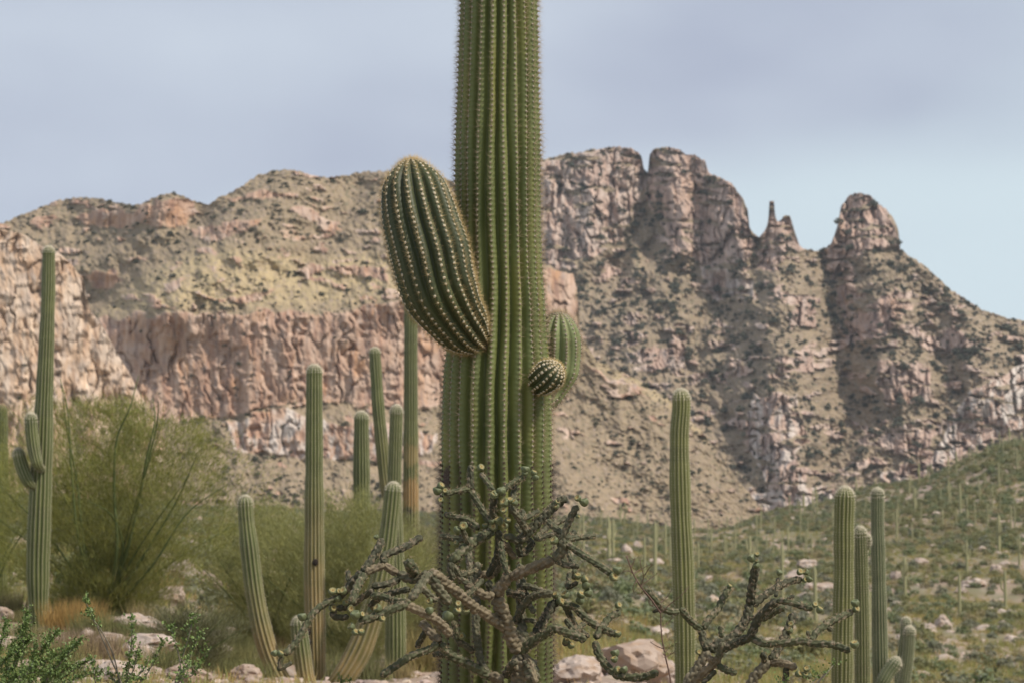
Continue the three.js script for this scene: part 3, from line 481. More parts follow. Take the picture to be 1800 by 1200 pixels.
saguaro('yellowing saguaro with a dark hole and three curving arms at its base', 36, [
  [[556, 1230, 13], [556, 1190, 15], [554, 1100, 18], [552, 1000, 17.5], [552, 900, 16.5], [552, 800, 15.5], [552, 720, 14.5], [552, 641, 13.5]],
  [[535, 1214, 12, -0.1], [500, 1200, 16, -0.3], [478, 1162, 17, -0.3], [461, 1110, 17.5, -0.3], [447, 1040, 16.5, -0.3], [438, 965, 15.5, -0.3], [432, 910, 13.5, -0.3], [430, 871, 12.5, -0.3]],
  [[555, 1222, 10, -0.3], [540, 1200, 15, -0.4], [531, 1150, 16, -0.4], [526, 1110, 14.5, -0.4], [523, 1084, 13, -0.4]],
  [[566, 1225, 12, -0.1], [596, 1200, 20, -0.4], [630, 1145, 22, -0.4], [652, 1085, 21, -0.4], [669, 1020, 19, -0.4], [681, 950, 16.5, -0.4], [688, 890, 15, -0.4], [692, 848, 14, -0.4]]], { dry: 1.25, holes: [[554, 988, 0.045], [541, 1110, 0.045], [543, 1128, 0.04]] });
saguaro('mid height saguaro column rising from pale green brush', 47, [[[637, 1090, 14], [637, 1000, 15], [636, 900, 15], [635, 800, 14.5], [635, 723, 12.5]]]);
saguaro('saguaro with whitish crown standing just left of the tallest thin column', 41, [[[695, 1200, 18], [695, 1060, 18], [694, 950, 15], [693, 860, 12.5], [695, 780, 12], [697, 712, 11.5]]], { spine: M.spinePale });
saguaro('tallest thin saguaro with an orange scar partly behind the dark arm', 50, [[[722, 1100, 14], [722, 990, 14], [722, 900, 14.5], [722, 820, 13.5], [722, 700, 12.5], [722, 600, 12], [723, 470, 11]], [[712, 930, 7], [694, 905, 10], [680, 860, 11], [672, 790, 11.5], [665, 720, 11], [661, 660, 10.5], [658, 611, 9.5]]], { dry: 0.5, spots: [[724, 868, 0.42, [0.33, 0.20, 0.075]], [718, 898, 0.10, [0.04, 0.028, 0.02]], [722, 800, 0.3, [0.27, 0.205, 0.08]]] });
saguaro('thin young saguaro peeping out behind the yellowing one', 46, [[[571, 1100, 7], [571, 1000, 7], [570, 936, 6]]]);
saguaro('low faint saguaro in the brush between two columns', 52, [[[618, 1060, 11], [617, 990, 11], [616, 949, 10]]]);
saguaro('low saguaro tip just right of the curved arm', 48, [[[709, 1050, 8], [709, 980, 8.5], [708, 945, 7]]]);
saguaro('lone saguaro column right of the centre with a kinked neck', 31, [[[1205, 1230, 17], [1204, 1120, 19], [1201, 1000, 19], [1197, 900, 18.5], [1195, 820, 18], [1195, 755, 17], [1198, 715, 16], [1197, 684, 14.5]]], { light: [0.175, 0.19, 0.056], base: [0.11, 0.125, 0.034] });
saguaro('stoutest of the right hand saguaros with a broad crown', 32, [[[1481, 1230, 19], [1482, 1120, 19], [1484, 1010, 18], [1484, 930, 17.5], [1485, 890, 18], [1486, 856, 16]]], { light: [0.175, 0.19, 0.056], base: [0.11, 0.125, 0.034] });
saguaro('shorter saguaro squeezed behind the stoutest right one', 34, [[[1517, 1230, 14], [1516, 1100, 13.5], [1514, 1000, 12.5], [1513, 960, 12.5], [1512, 926, 11.5]], [[1517, 972, 5], [1524, 964, 6], [1526, 952, 6], [1525, 940, 5]]]);
saguaro('slim greyish saguaro of the right trio, low arm sweeping right', 35, [[[1549, 1230, 14], [1547, 1120, 13.5], [1545, 1000, 12.5], [1543, 920, 11.5], [1543, 858, 10.5]], [[1545, 1225, 8, -0.1], [1552, 1200, 12, -0.25], [1563, 1180, 12, -0.25], [1572, 1168, 11.5, -0.25], [1579, 1156, 10.5, -0.25]]], { base: [0.085, 0.115, 0.052], light: [0.125, 0.155, 0.072] });
saguaro('small two armed saguaro at the lower right beside the slim one', 38, [[[1586, 1235, 12], [1592, 1190, 10.5], [1598, 1140, 10], [1600, 1101, 9.5]], [[1580, 1215, 8, 0.2], [1583, 1180, 9.5, 0.3], [1589, 1140, 9.5, 0.3], [1594, 1085, 9, 0.3]]], { base: [0.085, 0.115, 0.052], light: [0.125, 0.155, 0.072] });

// ---------------------------------------------------------------- cane chollas
function tuberculed(points, seed, tone) {   // a knobbly rope-like stem; points [{ p, r }]
  const fr = frames(points, 0.0036), n = 24, pos = [], col = [], idx = [], areoles = [], L = fr.L, R = rng(seed);
  fr.forEach((f, j) => {
    const end = Math.min(1, Math.sqrt(clamp((L - f.s) / (f.r * 0.9)) * 1.05 + 0.02)), st = Math.sqrt(clamp(f.s / (f.r * 0.6) + 0.15));
    for (let i = 0; i < n; i++) {
      const q = i / n, a = 6 * q + f.s / 0.13 + seed * 0.37, ia = Math.round(a), b = f.s / 0.031 + 0.5 * (ia & 1) + 0.25 * noise(f.s * 9, ia * 3.7, seed), da = 2 * (a - ia), db = 2 * (b - Math.round(b)), e = 1 - da * da, g = 1 - Math.abs(db) ** 2.4;
      const r = f.r * Math.min(1, end) * Math.min(1, st) * (0.66 + 0.42 * Math.pow(Math.max(0, e), 0.75) * Math.pow(Math.max(0, g), 0.6) + 0.07 * noise(f.s * 40, q * 6, seed)), th = q * 6.28319;
      const v = f.p.clone().addScaledVector(f.U, Math.cos(th) * r).addScaledVector(f.V, Math.sin(th) * r); pos.push(v.x, v.y, v.z); col.push(...tone(v, f.s / L));
    }
  });
  for (let j = 0; j < fr.length - 1; j++) for (let i = 0; i < n; i++) { const a = j * n + i, b = j * n + (i + 1) % n; idx.push(a, b, a + n, b, b + n, a + n); }
  for (let s = 0.012; s < L - 0.004; s += 0.0065) { const f = fr[Math.min(fr.length - 1, Math.round(s / L * (fr.length - 1)))], th = R() * 6.283, nn = f.U.clone().multiplyScalar(Math.cos(th)).addScaledVector(f.V, Math.sin(th)); areoles.push({ p: f.p.clone().addScaledVector(nn, f.r * 0.97), n: nn.addScaledVector(f.T, 0.4).normalize() }); }
  return { geo: geoFrom(pos, idx, col), areoles };
}
const fruitGeo = (() => { const p = [[0, 0], [0.35, 0.04], [0.62, 0.25], [0.86, 0.62], [1.0, 1.05], [0.98, 1.4], [0.84, 1.66], [0.66, 1.7], [0.45, 1.55], [0, 1.46]].map(q => new THREE.Vector2(...q)); const g = new THREE.LatheGeometry(p, 16), a = g.attributes.position, c = []; for (let i = 0; i < a.count; i++) { const x = a.getX(i), y = a.getY(i), z = a.getZ(i), th = Math.atan2(z, x), s = 1 + 0.11 * Math.cos(th * 5 + y * 5) * Math.cos(y * 7); a.setXYZ(i, x * s, y, z * s); c.push(...mixc([0.062, 0.083, 0.034], [0.15, 0.165, 0.075], clamp(0.5 + fbm(x * 3, y * 3, z * 3, 3)))); } g.setAttribute('color', new THREE.Float32BufferAttribute(c, 3)); g.deleteAttribute('uv'); g.computeVertexNormals(); return g; })();
const flowerGeo = (() => { const R = rng(8), pos = [], col = []; for (let k = 0; k < 13; k++) { const a = k / 13 * 6.283, b = a + 0.42, m = (a + b) / 2, r = 0.98 + 0.25 * R(), h = 1.78 + 0.14 * R(); for (const [t, q, y] of [[a, 0.38, 1.62], [b, 0.38, 1.62], [m, r, h]]) { pos.push(Math.cos(t) * q, y, Math.sin(t) * q); col.push(...(q > 0.5 ? [0.50, 0.41, 0.19] : [0.40, 0.31, 0.12])); } for (const [t, q, y] of [[a, 0.38, 1.62], [0, 0, 1.5], [b, 0.38, 1.62]]) { pos.push(Math.cos(t) * q, y, Math.sin(t) * q); col.push(...(q < 0.1 ? [0.12, 0.065, 0.03] : [0.36, 0.27, 0.10])); } } return geoFrom(pos, null, col); })();
const flowerMat = vmat(0.9, { side: THREE.DoubleSide });
const chollaSpine = [61, 62].map(i => spineCluster(i, 7, 0.021, 0.0005, 1.25));
function cholla(label, depth, seed, branches, fruits, inner = 0) {
  const root = thing('cane_cholla', new THREE.Vector3(), label, 'cactus'), R = rng(seed), known = [], all = [];
  for (const [w, kind, list, dz] of branches) {
    let d0 = depth; const s = list[0]; let best = 14;
    for (const q of known) { const e = Math.hypot(q[0] - s[0], q[1] - s[1]); if (e < best) { best = e; d0 = q[2]; } }
    const len = list.reduce((a, q, i) => i ? a + Math.hypot(q[0] - list[i - 1][0], q[1] - list[i - 1][1]) : 0, 0), dd = dz !== undefined ? dz : (R() - 0.5) * 0.7 * len * mpp(depth); let run = 0;
    const pts = list.map((q, i) => { if (i) run += Math.hypot(q[0] - list[i - 1][0], q[1] - list[i - 1][1]); const d = d0 + dd * run / len; known.push([q[0], q[1], d]); return { p: pt(q[0], q[1], d), r: (q[2] || w) / 2 * mpp(d) * 1.28 }; });
    for (let i = 1; i < list.length; i++) for (let k = 1; k < 4; k++) known.push([lerp(list[i - 1][0], list[i][0], k / 4), lerp(list[i - 1][1], list[i][1], k / 4), d0 + dd * (i - 1 + k / 4) / (list.length - 1)]);
    if (kind === 'root') pts.unshift({ p: new THREE.Vector3(pts[0].p.x, groundY(pts[0].p.x, pts[0].p.z) - 0.05, pts[0].p.z), r: pts[0].r * 1.05 });
    const A = { fresh: [[0.034, 0.040, 0.015], [0.088, 0.092, 0.042]], old: [[0.085, 0.068, 0.038], [0.20, 0.16, 0.095]], grey: [[0.046, 0.048, 0.024], [0.12, 0.112, 0.064]], dark: [[0.026, 0.028, 0.013], [0.064, 0.062, 0.031]], root: [[0.095, 0.083, 0.05], [0.21, 0.18, 0.118]] }[kind];
    const t = tuberculed(pts, seed + all.length * 1.7, v => mixc(mixc(A[0], A[1], clamp(0.5 + 1.5 * fbm(v.x * 26, v.y * 26, v.z * 26, 3))), [0.24, 0.19, 0.135], smooth(0.2, 0.45, noise(v.x * 55, v.y * 55, v.z * 55)) * 0.55));
    const m = mesh('branch', t.geo, M.cholla, root); if (kind === 'old' || kind === 'root') m.userData.label = 'pale woody branch'; all.push(m);
    dress(m, t.areoles, 0, chollaSpine, null, M.spineTan, () => kind === 'fresh' || kind === 'dark' ? 1 : 0.6, seed + all.length);
  }
  for (let i = 0; i < inner; i++) {       // short twigs in the heart of the tangle
    const q = known[R() * known.length | 0]; if (q[0] < 770 || q[0] > 1050 || q[1] < 880 || q[1] > 1150) { i -= 0.9; continue; }
    const a = R() * 6.283, n = 26 + 38 * R(), pts = [0, 0.5, 1].map(t => ({ p: pt(q[0] + Math.cos(a) * n * t, q[1] - Math.abs(Math.sin(a)) * n * t * (0.6 + 0.4 * t), q[2] + 0.10 * t), r: (4.6 + 1.6 * R()) * mpp(depth) }));
    const t = tuberculed(pts, seed + 300 + i * 1.3, v => mixc([0.034, 0.036, 0.016], [0.09, 0.088, 0.045], clamp(0.5 + 1.5 * fbm(v.x * 26, v.y * 26, v.z * 26, 3))));
    dress(mesh('branch', t.geo, M.cholla, root), t.areoles, 0, chollaSpine, null, M.spineTan, () => 1, seed + 300 + Math.floor(i));
  }
  for (const [px, py, w, open = 1, tilt = 0] of fruits) {
    let d = depth, best = 40; for (const q of known) { const e = Math.hypot(q[0] - px, q[1] - py); if (e < best) { best = e; d = q[2]; } }
    const r = w / 2 * mpp(d) * 1.06, f = mesh('fruit', fruitGeo, M.fruit, root);
    const dir = open ? new THREE.Vector3((R() - 0.5) * 1.7, 0.1 + 0.8 * R(), 0.25 + 0.75 * R()).normalize() : new THREE.Vector3((R() - 0.5) * 1.2, 0.8, (R() - 0.5) * 1.0).normalize();
    f.quaternion.setFromUnitVectors(Y, dir); f.scale.setScalar(r); f.position.copy(pt(px, py, d - 0.012)).addScaledVector(dir, -r * 0.85);
    if (open) mesh('dried_flower', flowerGeo, flowerMat, f);
  }
  return root;
}
const A3 = (ox, oy, k) => (...l) => l.map(([x, y, w]) => w ? [ox + x / k, oy + y / k, w / k] : [ox + x / k, oy + y / k]);
{
  const l = A3(480, 800, 3), r = A3(860, 800, 3), c = A3(840, 940, 4.61);
  cholla('tangled cane cholla with yellow fruits in front of the giant saguaro', 10.45, 400, [
    [23, 'root', [[912, 1200], [913, 1160], [912, 1146]], 0], [20, 'old', c([330, 960], [260, 800], [200, 620], [140, 490]), -0.06], [21, 'grey', c([400, 1010], [430, 1090], [450, 1200]), -0.1], [22, 'grey', c([330, 960, 80], [345, 830], [360, 700, 50], [345, 560, 56], [345, 400, 55], [340, 230, 50]), 0.2],
    [17, 'old', c([140, 490], [190, 420], [262, 320]), -0.04], [15.5, 'old', c([270, 340], [320, 318], [450, 262], [620, 200]), -0.1], [16, 'grey', c([620, 200], [680, 130], [690, 60], [700, 20]), -0.03],
    [10, 'grey', r([375, 460], [400, 400], [430, 330], [465, 262]), -0.02], [9, 'grey', r([240, 445], [310, 375], [360, 350], [420, 325]), 0.12], [8, 'dark', r([250, 445], [310, 420], [372, 418]), 0.05], [9.5, 'fresh', r([400, 455], [470, 510], [550, 560], [600, 595], [645, 628]), -0.1], [8, 'dark', r([350, 555], [410, 580], [475, 586]), -0.08],
    [14, 'dark', c([330, 960, 60], [450, 830], [560, 640], [630, 530]), 0.15], [13, 'fresh', c([340, 960], [420, 880], [500, 830], [560, 790], [630, 756], [738, 800], [830, 832], [880, 850]), -0.12], [11.5, 'fresh', r([555, 980], [580, 1050], [620, 1110], [680, 1160], [760, 1170], [830, 1165], [893, 1142]), -0.15], [10.5, 'fresh', r([560, 965], [600, 900], [640, 850], [692, 826]), 0.12],
    [11, 'fresh', r([355, 745], [400, 788], [450, 800], [500, 850], [560, 895], [620, 925], [680, 947]), -0.15], [9.5, 'dark', r([400, 795], [440, 868], [460, 915], [530, 958]), 0.05], [11, 'grey', c([300, 720], [370, 570], [450, 495], [540, 475], [610, 470]), -0.1], [10, 'grey', r([330, 735], [270, 715], [220, 695], [170, 690]), 0.1], [7, 'dark', r([405, 700], [440, 685], [470, 668]), -0.02], [9, 'dark', r([385, 990], [410, 990], [425, 1005]), 0], [8, 'dark', c([235, 480], [300, 470], [380, 488]), -0.06], [7, 'grey', c([370, 690], [420, 690], [470, 705]), -0.05], [9, 'fresh', r([448, 655], [452, 625], [450, 596]), 0],
    [15, 'old', c([220, 755], [100, 668], [0, 590]), -0.1], [15.5, 'old', l([1080, 822], [1000, 748], [930, 690], [862, 637], [820, 610]), -0.2], [15, 'grey', l([820, 612, 40], [845, 660], [880, 715], [932, 788]), 0.05], [13, 'grey', l([822, 618], [770, 695], [722, 760]), -0.12], [12, 'fresh', l([722, 765], [690, 790], [620, 812], [550, 845], [490, 866], [450, 872]), -0.08], [11, 'fresh', l([720, 775], [640, 768], [570, 742], [512, 742]), 0.1], [13, 'old', l([700, 785], [790, 830], [850, 860], [900, 905], [938, 955]), 0.12],
    [14, 'grey', l([818, 615], [785, 650], [720, 648], [655, 622]), 0.08], [12, 'old', l([655, 622], [610, 595], [585, 570]), -0.03], [10.5, 'dark', l([585, 572], [584, 532], [640, 505], [700, 480], [745, 452], [788, 428]), 0.12], [16, 'fresh', l([745, 625], [728, 590], [712, 560]), -0.14], [10, 'dark', l([668, 652], [600, 678], [520, 690]), -0.08], [11, 'old', l([588, 578], [530, 598], [478, 618]), -0.03], [11, 'dark', l([470, 615], [510, 562], [545, 502], [578, 438]), 0.1], [12, 'fresh', l([482, 622], [445, 690], [412, 782]), -0.12], [11.5, 'dark', l([470, 612], [435, 650], [388, 705], [340, 752]), 0.02], [10, 'fresh', l([345, 748], [270, 785], [210, 832], [170, 900], [118, 988], [58, 1055]), -0.15], [7, 'fresh', l([45, 1055], [35, 1100], [32, 1140]), 0], [6, 'grey', l([32, 1130], [65, 1112], [100, 1090]), 0], [8, 'dark', l([405, 668], [395, 640], [398, 605]), 0.03], [9, 'dark', l([530, 708], [460, 755], [400, 795], [330, 808]), 0.06], [9, 'dark', l([330, 812], [312, 840], [345, 855], [400, 850]), -0.02], [9, 'dark', l([720, 705], [640, 722], [560, 752], [505, 800]), 0.1],
    [10, 'grey', l([780, 690], [830, 742], [868, 770]), 0.05], [13, 'fresh', l([1205, 1190], [1150, 1168], [1080, 1130], [1010, 1090], [930, 1050], [880, 992]), -0.1], [11, 'fresh', l([870, 990], [830, 1020], [760, 1045], [720, 1062], [640, 1115], [565, 1165]), -0.1], [13, 'old', l([878, 985], [850, 955], [815, 915], [780, 875]), 0.08], [9, 'dark', l([805, 925], [780, 970], [755, 1015]), 0.05], [9, 'fresh', l([975, 975], [965, 930], [948, 870]), 0.0], [9, 'grey', l([975, 975], [1010, 1000], [1060, 1040]), 0.05],
    [11, 'grey', l([1130, 1150], [1100, 1100], [1080, 1000], [1070, 900], [1075, 800], [1070, 690], [1080, 560]), 0.18], [10, 'grey', l([1050, 690], [1040, 600], [1030, 520], [1040, 460]), 0.1], [15, 'fresh', l([1160, 395], [1130, 412], [1060, 452], [1000, 500], [938, 562]), -0.15], [10, 'dark', l([938, 562], [940, 620], [952, 662]), 0], [9, 'grey', l([952, 580], [990, 650], [1050, 690]), 0.05], [12, 'old', l([1010, 682], [1060, 705], [1130, 742], [1170, 730]), 0.02], [10, 'dark', l([1190, 395], [1190, 480], [1170, 560], [1130, 640]), 0.05], [10, 'grey', c([180, 30], [195, 200], [120, 330]), 0.1], [11, 'old', c([0, 330], [70, 320], [140, 335]), 0], [11, 'dark', c([75, 370], [110, 440], [130, 480]), 0], [9, 'old', c([225, 60], [270, 150], [310, 190]), 0.02],
    [9, 'fresh', l([1085, 386], [1032, 342], [960, 325], [900, 308]), 0.08], [9.5, 'fresh', l([1150, 372], [1128, 330], [1080, 250], [1040, 182]), 0.05], [8, 'fresh', l([1040, 180], [980, 185], [900, 205]), -0.06], [9, 'dark', l([1040, 182], [1042, 120], [1040, 50]), 0.02], [10, 'dark', l([1162, 390], [1160, 300], [1165, 200]), -0.08], [8, 'fresh', l([1165, 192], [1130, 142], [1092, 92]), 0.05], [8.5, 'fresh', r([60, 192], [130, 142], [195, 105]), 0.05], [10, 'grey', r([200, 412], [190, 390], [150, 322], [108, 272]), -0.1], [13, 'dark', r([155, 460], [220, 392], [290, 322], [350, 262], [412, 216]), 0.05], [10, 'grey', r([155, 460], [110, 430], [75, 425]), -0.02], [10, 'dark', r([155, 460], [165, 520], [200, 500], [235, 450]), 0.05], [8, 'grey', l([1030, 470], [1010, 420], [995, 385]), -0.05], [12, 'dark', r([85, 1165], [110, 1120], [137, 1088]), -0.1], [13, 'old', r([0, 1172], [35, 1165], [70, 1195]), -0.05], [8, 'grey', r([240, 830], [215, 795], [210, 760]), 0.05], [9, 'old', r([185, 1050], [215, 1090], [235, 1160], [245, 1200]), -0.12], [9, 'fresh', r([120, 640], [90, 600], [70, 540], [60, 450]), 0.06],
  ], [
    ...l([153, 855, 46], [35, 1049, 34], [8, 1045, 36], [312, 722, 40], [340, 718, 30], [343, 757, 40], [372, 718, 40], [310, 805, 40], [380, 780, 34], [410, 810, 40], [435, 845, 50], [464, 840, 30], [515, 822, 42], [555, 808, 42], [570, 862, 34], [415, 905, 38], [430, 935, 36], [463, 935, 34], [545, 432, 26], [826, 768, 34], [825, 822, 40], [918, 854, 58], [1000, 955, 36], [968, 820, 40], [1012, 820, 46], [975, 784, 32], [968, 395, 38], [1005, 372, 42], [968, 462, 26], [1092, 66, 36], [866, 190, 46], [880, 163, 38], [905, 186, 26], [883, 235, 28], [1168, 210, 42], [1205, 190, 46], [1160, 380, 42], [1188, 345, 40], [1155, 350, 34], [1120, 375, 32], [1225, 372, 34], [1235, 345, 32]).map((q, i) => [...q, [0, 2, 10, 18, 20, 21, 26, 30, 35].includes(i) ? 0 : 1]),
    ...r([30, 210, 40], [65, 192, 46, 0], [190, 78, 44], [190, 98, 32], [233, 95, 32], [242, 118, 36], [85, 252, 46], [108, 240, 34], [135, 252, 36], [75, 290, 36], [355, 250, 28], [356, 270, 30], [470, 228, 34], [502, 250, 46], [465, 322, 24], [347, 452, 42], [655, 642, 50], [677, 610, 46], [467, 640, 36], [500, 655, 38], [508, 688, 44], [525, 728, 46], [482, 740, 44], [405, 738, 44], [482, 768, 44], [372, 770, 44], [350, 740, 36], [680, 945, 34], [678, 792, 36], [665, 1046, 44], [662, 1078, 36], [672, 1132, 38], [712, 1132, 40], [402, 980, 34], [430, 1005, 36], [25, 378, 40], [52, 350, 44], [85, 372, 32], [178, 975, 24], [480, 915, 26]).map((q, i) => [...q, [1, 2, 5, 13, 17, 20, 21, 24, 29, 32, 36].includes(i) ? 0 : 1]),
  ], 24);
}
{
  const q = A3(1080, 920, 3.913);
  cholla('smaller dark cane cholla spreading in front of the right saguaros', 10.2, 700, [
    [14, 'root', q([500, 1110], [560, 1010], [612, 930], [660, 870]), 0], [13.5, 'dark', q([655, 878], [720, 820], [790, 798], [850, 742], [900, 670], [930, 580], [935, 535]), 0.1], [12.5, 'dark', q([935, 560], [945, 450], [960, 370], [977, 285]), -0.05], [12, 'old', q([545, 1110], [620, 1020], [700, 955], [722, 905]), -0.08], [11, 'grey', q([715, 920], [735, 870], [748, 812]), -0.03], [10, 'old', q([690, 960], [660, 930], [650, 900]), 0],
    [11.5, 'dark', q([642, 880], [612, 800], [602, 725]), 0.03], [10, 'fresh', q([602, 730], [540, 682], [490, 630], [455, 580]), -0.05], [9.5, 'fresh', q([445, 605], [390, 606], [330, 580], [280, 530], [212, 445]), -0.12], [5, 'dark', q([330, 588], [295, 598], [262, 608]), 0], [10, 'fresh', q([608, 725], [650, 660], [710, 590], [750, 510], [795, 428]), 0.1],
    [12.5, 'dark', q([742, 868], [830, 822], [930, 778], [960, 720], [1000, 640], [1060, 580], [1125, 522]), -0.1], [9.5, 'fresh', q([930, 640], [1000, 655], [1050, 640], [1100, 610], [1172, 574]), -0.12], [10.5, 'dark', q([955, 562], [1040, 490], [1120, 440], [1200, 400], [1292, 380]), 0.12], [6, 'dark', q([1112, 505], [1120, 430], [1132, 370]), 0.05], [9, 'fresh', q([1125, 528], [1200, 540], [1280, 565], [1365, 588]), -0.1], [5.5, 'dark', q([1190, 520], [1215, 508], [1242, 492]), 0],
    [10.5, 'fresh', q([935, 778], [1010, 820], [1100, 826], [1200, 820], [1290, 808], [1380, 826], [1470, 828], [1560, 850], [1625, 882]), -0.15], [10, 'fresh', q([1348, 805], [1400, 740], [1470, 690], [1560, 640], [1645, 604]), 0.12], [5, 'grey', q([1450, 700], [1448, 680], [1448, 662]), 0], [8, 'grey', q([1465, 705], [1485, 722], [1505, 738]), 0], [5, 'dark', q([1352, 790], [1340, 765], [1325, 735]), 0],
    [12, 'dark', q([1075, 945], [1130, 860], [1170, 780], [1210, 690], [1238, 610]), 0.12], [15, 'root', q([940, 1110], [1005, 1010], [1075, 942]), 0], [9, 'dark', q([1035, 960], [1030, 925], [1018, 888]), -0.03], [11.5, 'old', q([1080, 960], [1160, 962], [1255, 992]), -0.1], [9, 'dark', q([1185, 985], [1182, 1040], [1172, 1100]), 0], [10, 'fresh', q([712, 978], [780, 1010], [842, 1030]), -0.08], [8, 'fresh', q([740, 785], [735, 740], [726, 700]), 0.02], [7, 'dark', q([610, 900], [580, 885], [560, 870]), 0], [7, 'dark', q([700, 1010], [650, 1060], [600, 1105]), 0],
  ], q([945, 242, 56], [985, 215, 36], [980, 290, 44], [985, 262, 30], [1135, 340, 42], [1275, 335, 46], [1322, 335, 42], [1340, 385, 44], [1308, 390, 36], [1380, 560, 40], [1410, 596, 48], [1210, 738, 44], [1215, 690, 38], [1265, 1035, 50], [1325, 1000, 46], [1338, 1050, 44], [1308, 1045, 46], [1660, 552, 56], [1660, 590, 50], [1655, 836, 58], [575, 880, 40], [790, 432, 32]).map((f, i) => [...f, [0, 2, 4, 7, 15, 17].includes(i) ? 0 : 1]));
}

// ---------------------------------------------------------------- near shrubs, palo verdes, grass, rocks
function tube(list, r0, r1, n = 6, rings = 0) { const fr = frames(list.map((p, i) => ({ p, r: lerp(r0, r1, i / (list.length - 1)) })), Math.max(0.01, (rings || 0.03))), pos = [], idx = []; for (const f of fr) for (let i = 0; i < n; i++) { const a = i / n * 6.283; const v = f.p.clone().addScaledVector(f.U, Math.cos(a) * f.r).addScaledVector(f.V, Math.sin(a) * f.r); pos.push(v.x, v.y, v.z); } for (let j = 0; j < fr.length - 1; j++) for (let i = 0; i < n; i++) { const a = j * n + i, b = j * n + (i + 1) % n; idx.push(a, b, a + n, b, b + n, a + n); } return geoFrom(pos, idx); }
function blades(pos, col, p, dir, len, w, tone, R) { const side = new THREE.Vector3(R() - 0.5, R() - 0.5, R() - 0.5).cross(dir).normalize(), q = p.clone().addScaledVector(dir, len); pos.push(p.x + side.x * w, p.y + side.y * w, p.z + side.z * w, p.x - side.x * w, p.y - side.y * w, p.z - side.z * w, q.x, q.y, q.z); for (let i = 0; i < 3; i++) col.push(...tone); }
function paloVerde(label, px, py, depth, width, height, seed, nStem, nTwig, tones, drawn = []) {      // width, height in photograph pixels
  const R = rng(seed), k = mpp(depth), foot = pt(px, py, depth); foot.y = groundY(foot.x, foot.z) - 0.05;
  const root = thing('palo_verde', new THREE.Vector3(), label, 'shrub'), pos = [], col = [], stems = [];
  for (const line of drawn) stems.push([foot.clone(), ...line.map(([x, y], i) => pt(x, y, depth - 0.35 - 0.55 * (i + 1) / line.length - 0.4 * R()))]);
  for (let i = 0; i < nStem; i++) {
    const a = lerp(-1, 1, (i + 0.5) / nStem) + (R() - 0.5) * 0.25, h = height * k * (0.62 + 0.35 * R()) * (1 - 0.28 * Math.abs(a)), dx = a * width * 0.5 * k, dz = (R() - 0.5) * width * 0.7 * k;
    const e = foot.clone().add(new THREE.Vector3(dx, h, dz)), m = foot.clone().add(new THREE.Vector3(dx * 0.42 + (R() - 0.5) * 0.1, h * 0.5, dz * 0.4)); stems.push([foot.clone().add(new THREE.Vector3((R() - 0.5) * 0.2, 0, (R() - 0.5) * 0.2)), m, e]);
  }
  for (const [i, s] of stems.entries()) mesh('branch', tube(s, (i < drawn.length ? 0.027 : 0.020) + 0.012 * R(), i < drawn.length ? 0.006 : 0.005, 6, 0.12), M.stem, root);
  // fine leafless twigs in uneven clumps through a fan-shaped crown
  const hw = width * 0.5 * k, hh = height * k;
  for (let i = 0; i < nTwig; i++) {
    const a = (R() + R() - 1) * 1.05, e = (R() + R() - 1), u = 0.01 + 0.98 * Math.pow(R(), 0.8), f = 0.24 + 0.84 * Math.pow(u, 0.75);
    const b = new THREE.Vector3(foot.x + a * hw * f, foot.y + hh * u * (1 - 0.30 * a * a) * 0.97, foot.z + e * hw * 0.8 * f);
    const clump = fbm(b.x * 1.7 + seed, b.y * 1.5, b.z * 1.7, 3); const rim = 0.86 + 0.42 * noise(a * 3.1 + seed, e * 2.2, seed * 1.3); if ((clump < 0.03 - 0.16 * R() && u > 0.15) || u > rim) continue;
    const tone = mixc(tones[0], tones[1], clamp(0.5 + clump * 0.9 + 0.6 * (R() - 0.5)));
    for (let n = 0; n < 7; n++) { const d = new THREE.Vector3(a * 0.7 + (R() - 0.5) * 1.5, 0.75 + (R() - 0.5) * 1.1, e * 0.6 + (R() - 0.5) * 1.5).normalize(), c = b.clone().add(new THREE.Vector3(R() - 0.5, R() - 0.5, R() - 0.5).multiplyScalar(0.22)); blades(pos, col, c, d, 0.07 + 0.2 * R() * R(), 0.0026 + 0.003 * R(), tone, R); }
  }
  mesh('foliage', geoFrom(pos, null, col), M.leaf, root, 'stuff');
  return root;
}
const pv = [[0.095, 0.118, 0.018], [0.285, 0.275, 0.05]], pvPale = [[0.145, 0.165, 0.045], [0.30, 0.29, 0.085]];
paloVerde('broad green palo verde with tall bare stems right of the far left saguaro', 185, 1072, 43, 600, 400, 81, 10, 27000, pv, [[[205, 960], [200, 860], [205, 770], [228, 715], [243, 660]], [[235, 920], [258, 800], [272, 735], [268, 700]], [[225, 960], [250, 850], [275, 745], [278, 705]], [[140, 960], [125, 830], [118, 720], [105, 665]], [[150, 980], [135, 850], [115, 740], [108, 680]], [[250, 980], [310, 880], [345, 800]], [[270, 990], [330, 900], [400, 850]], [[215, 960], [195, 905], [155, 880]]]);
paloVerde('olive palo verde filling the left frame edge', -30, 1090, 48, 320, 330, 82, 9, 5200, pv);
paloVerde('hazy pale green palo verde behind the middle saguaros', 615, 1150, 44, 420, 320, 83, 9, 16000, pvPale);
paloVerde('low palo verde between the curved arm and the leftmost arm', 470, 1160, 46, 320, 280, 84, 7, 10000, pvPale);
paloVerde('yellow green palo verde beside the giant saguaro trunk', 745, 1150, 46, 240, 245, 85, 6, 7500, [[0.16, 0.15, 0.055], [0.25, 0.22, 0.09]]);
paloVerde('small dark brush under the left palo verde', 330, 1110, 34, 230, 120, 86, 10, 3000, [[0.07, 0.075, 0.025], [0.14, 0.14, 0.045]]);
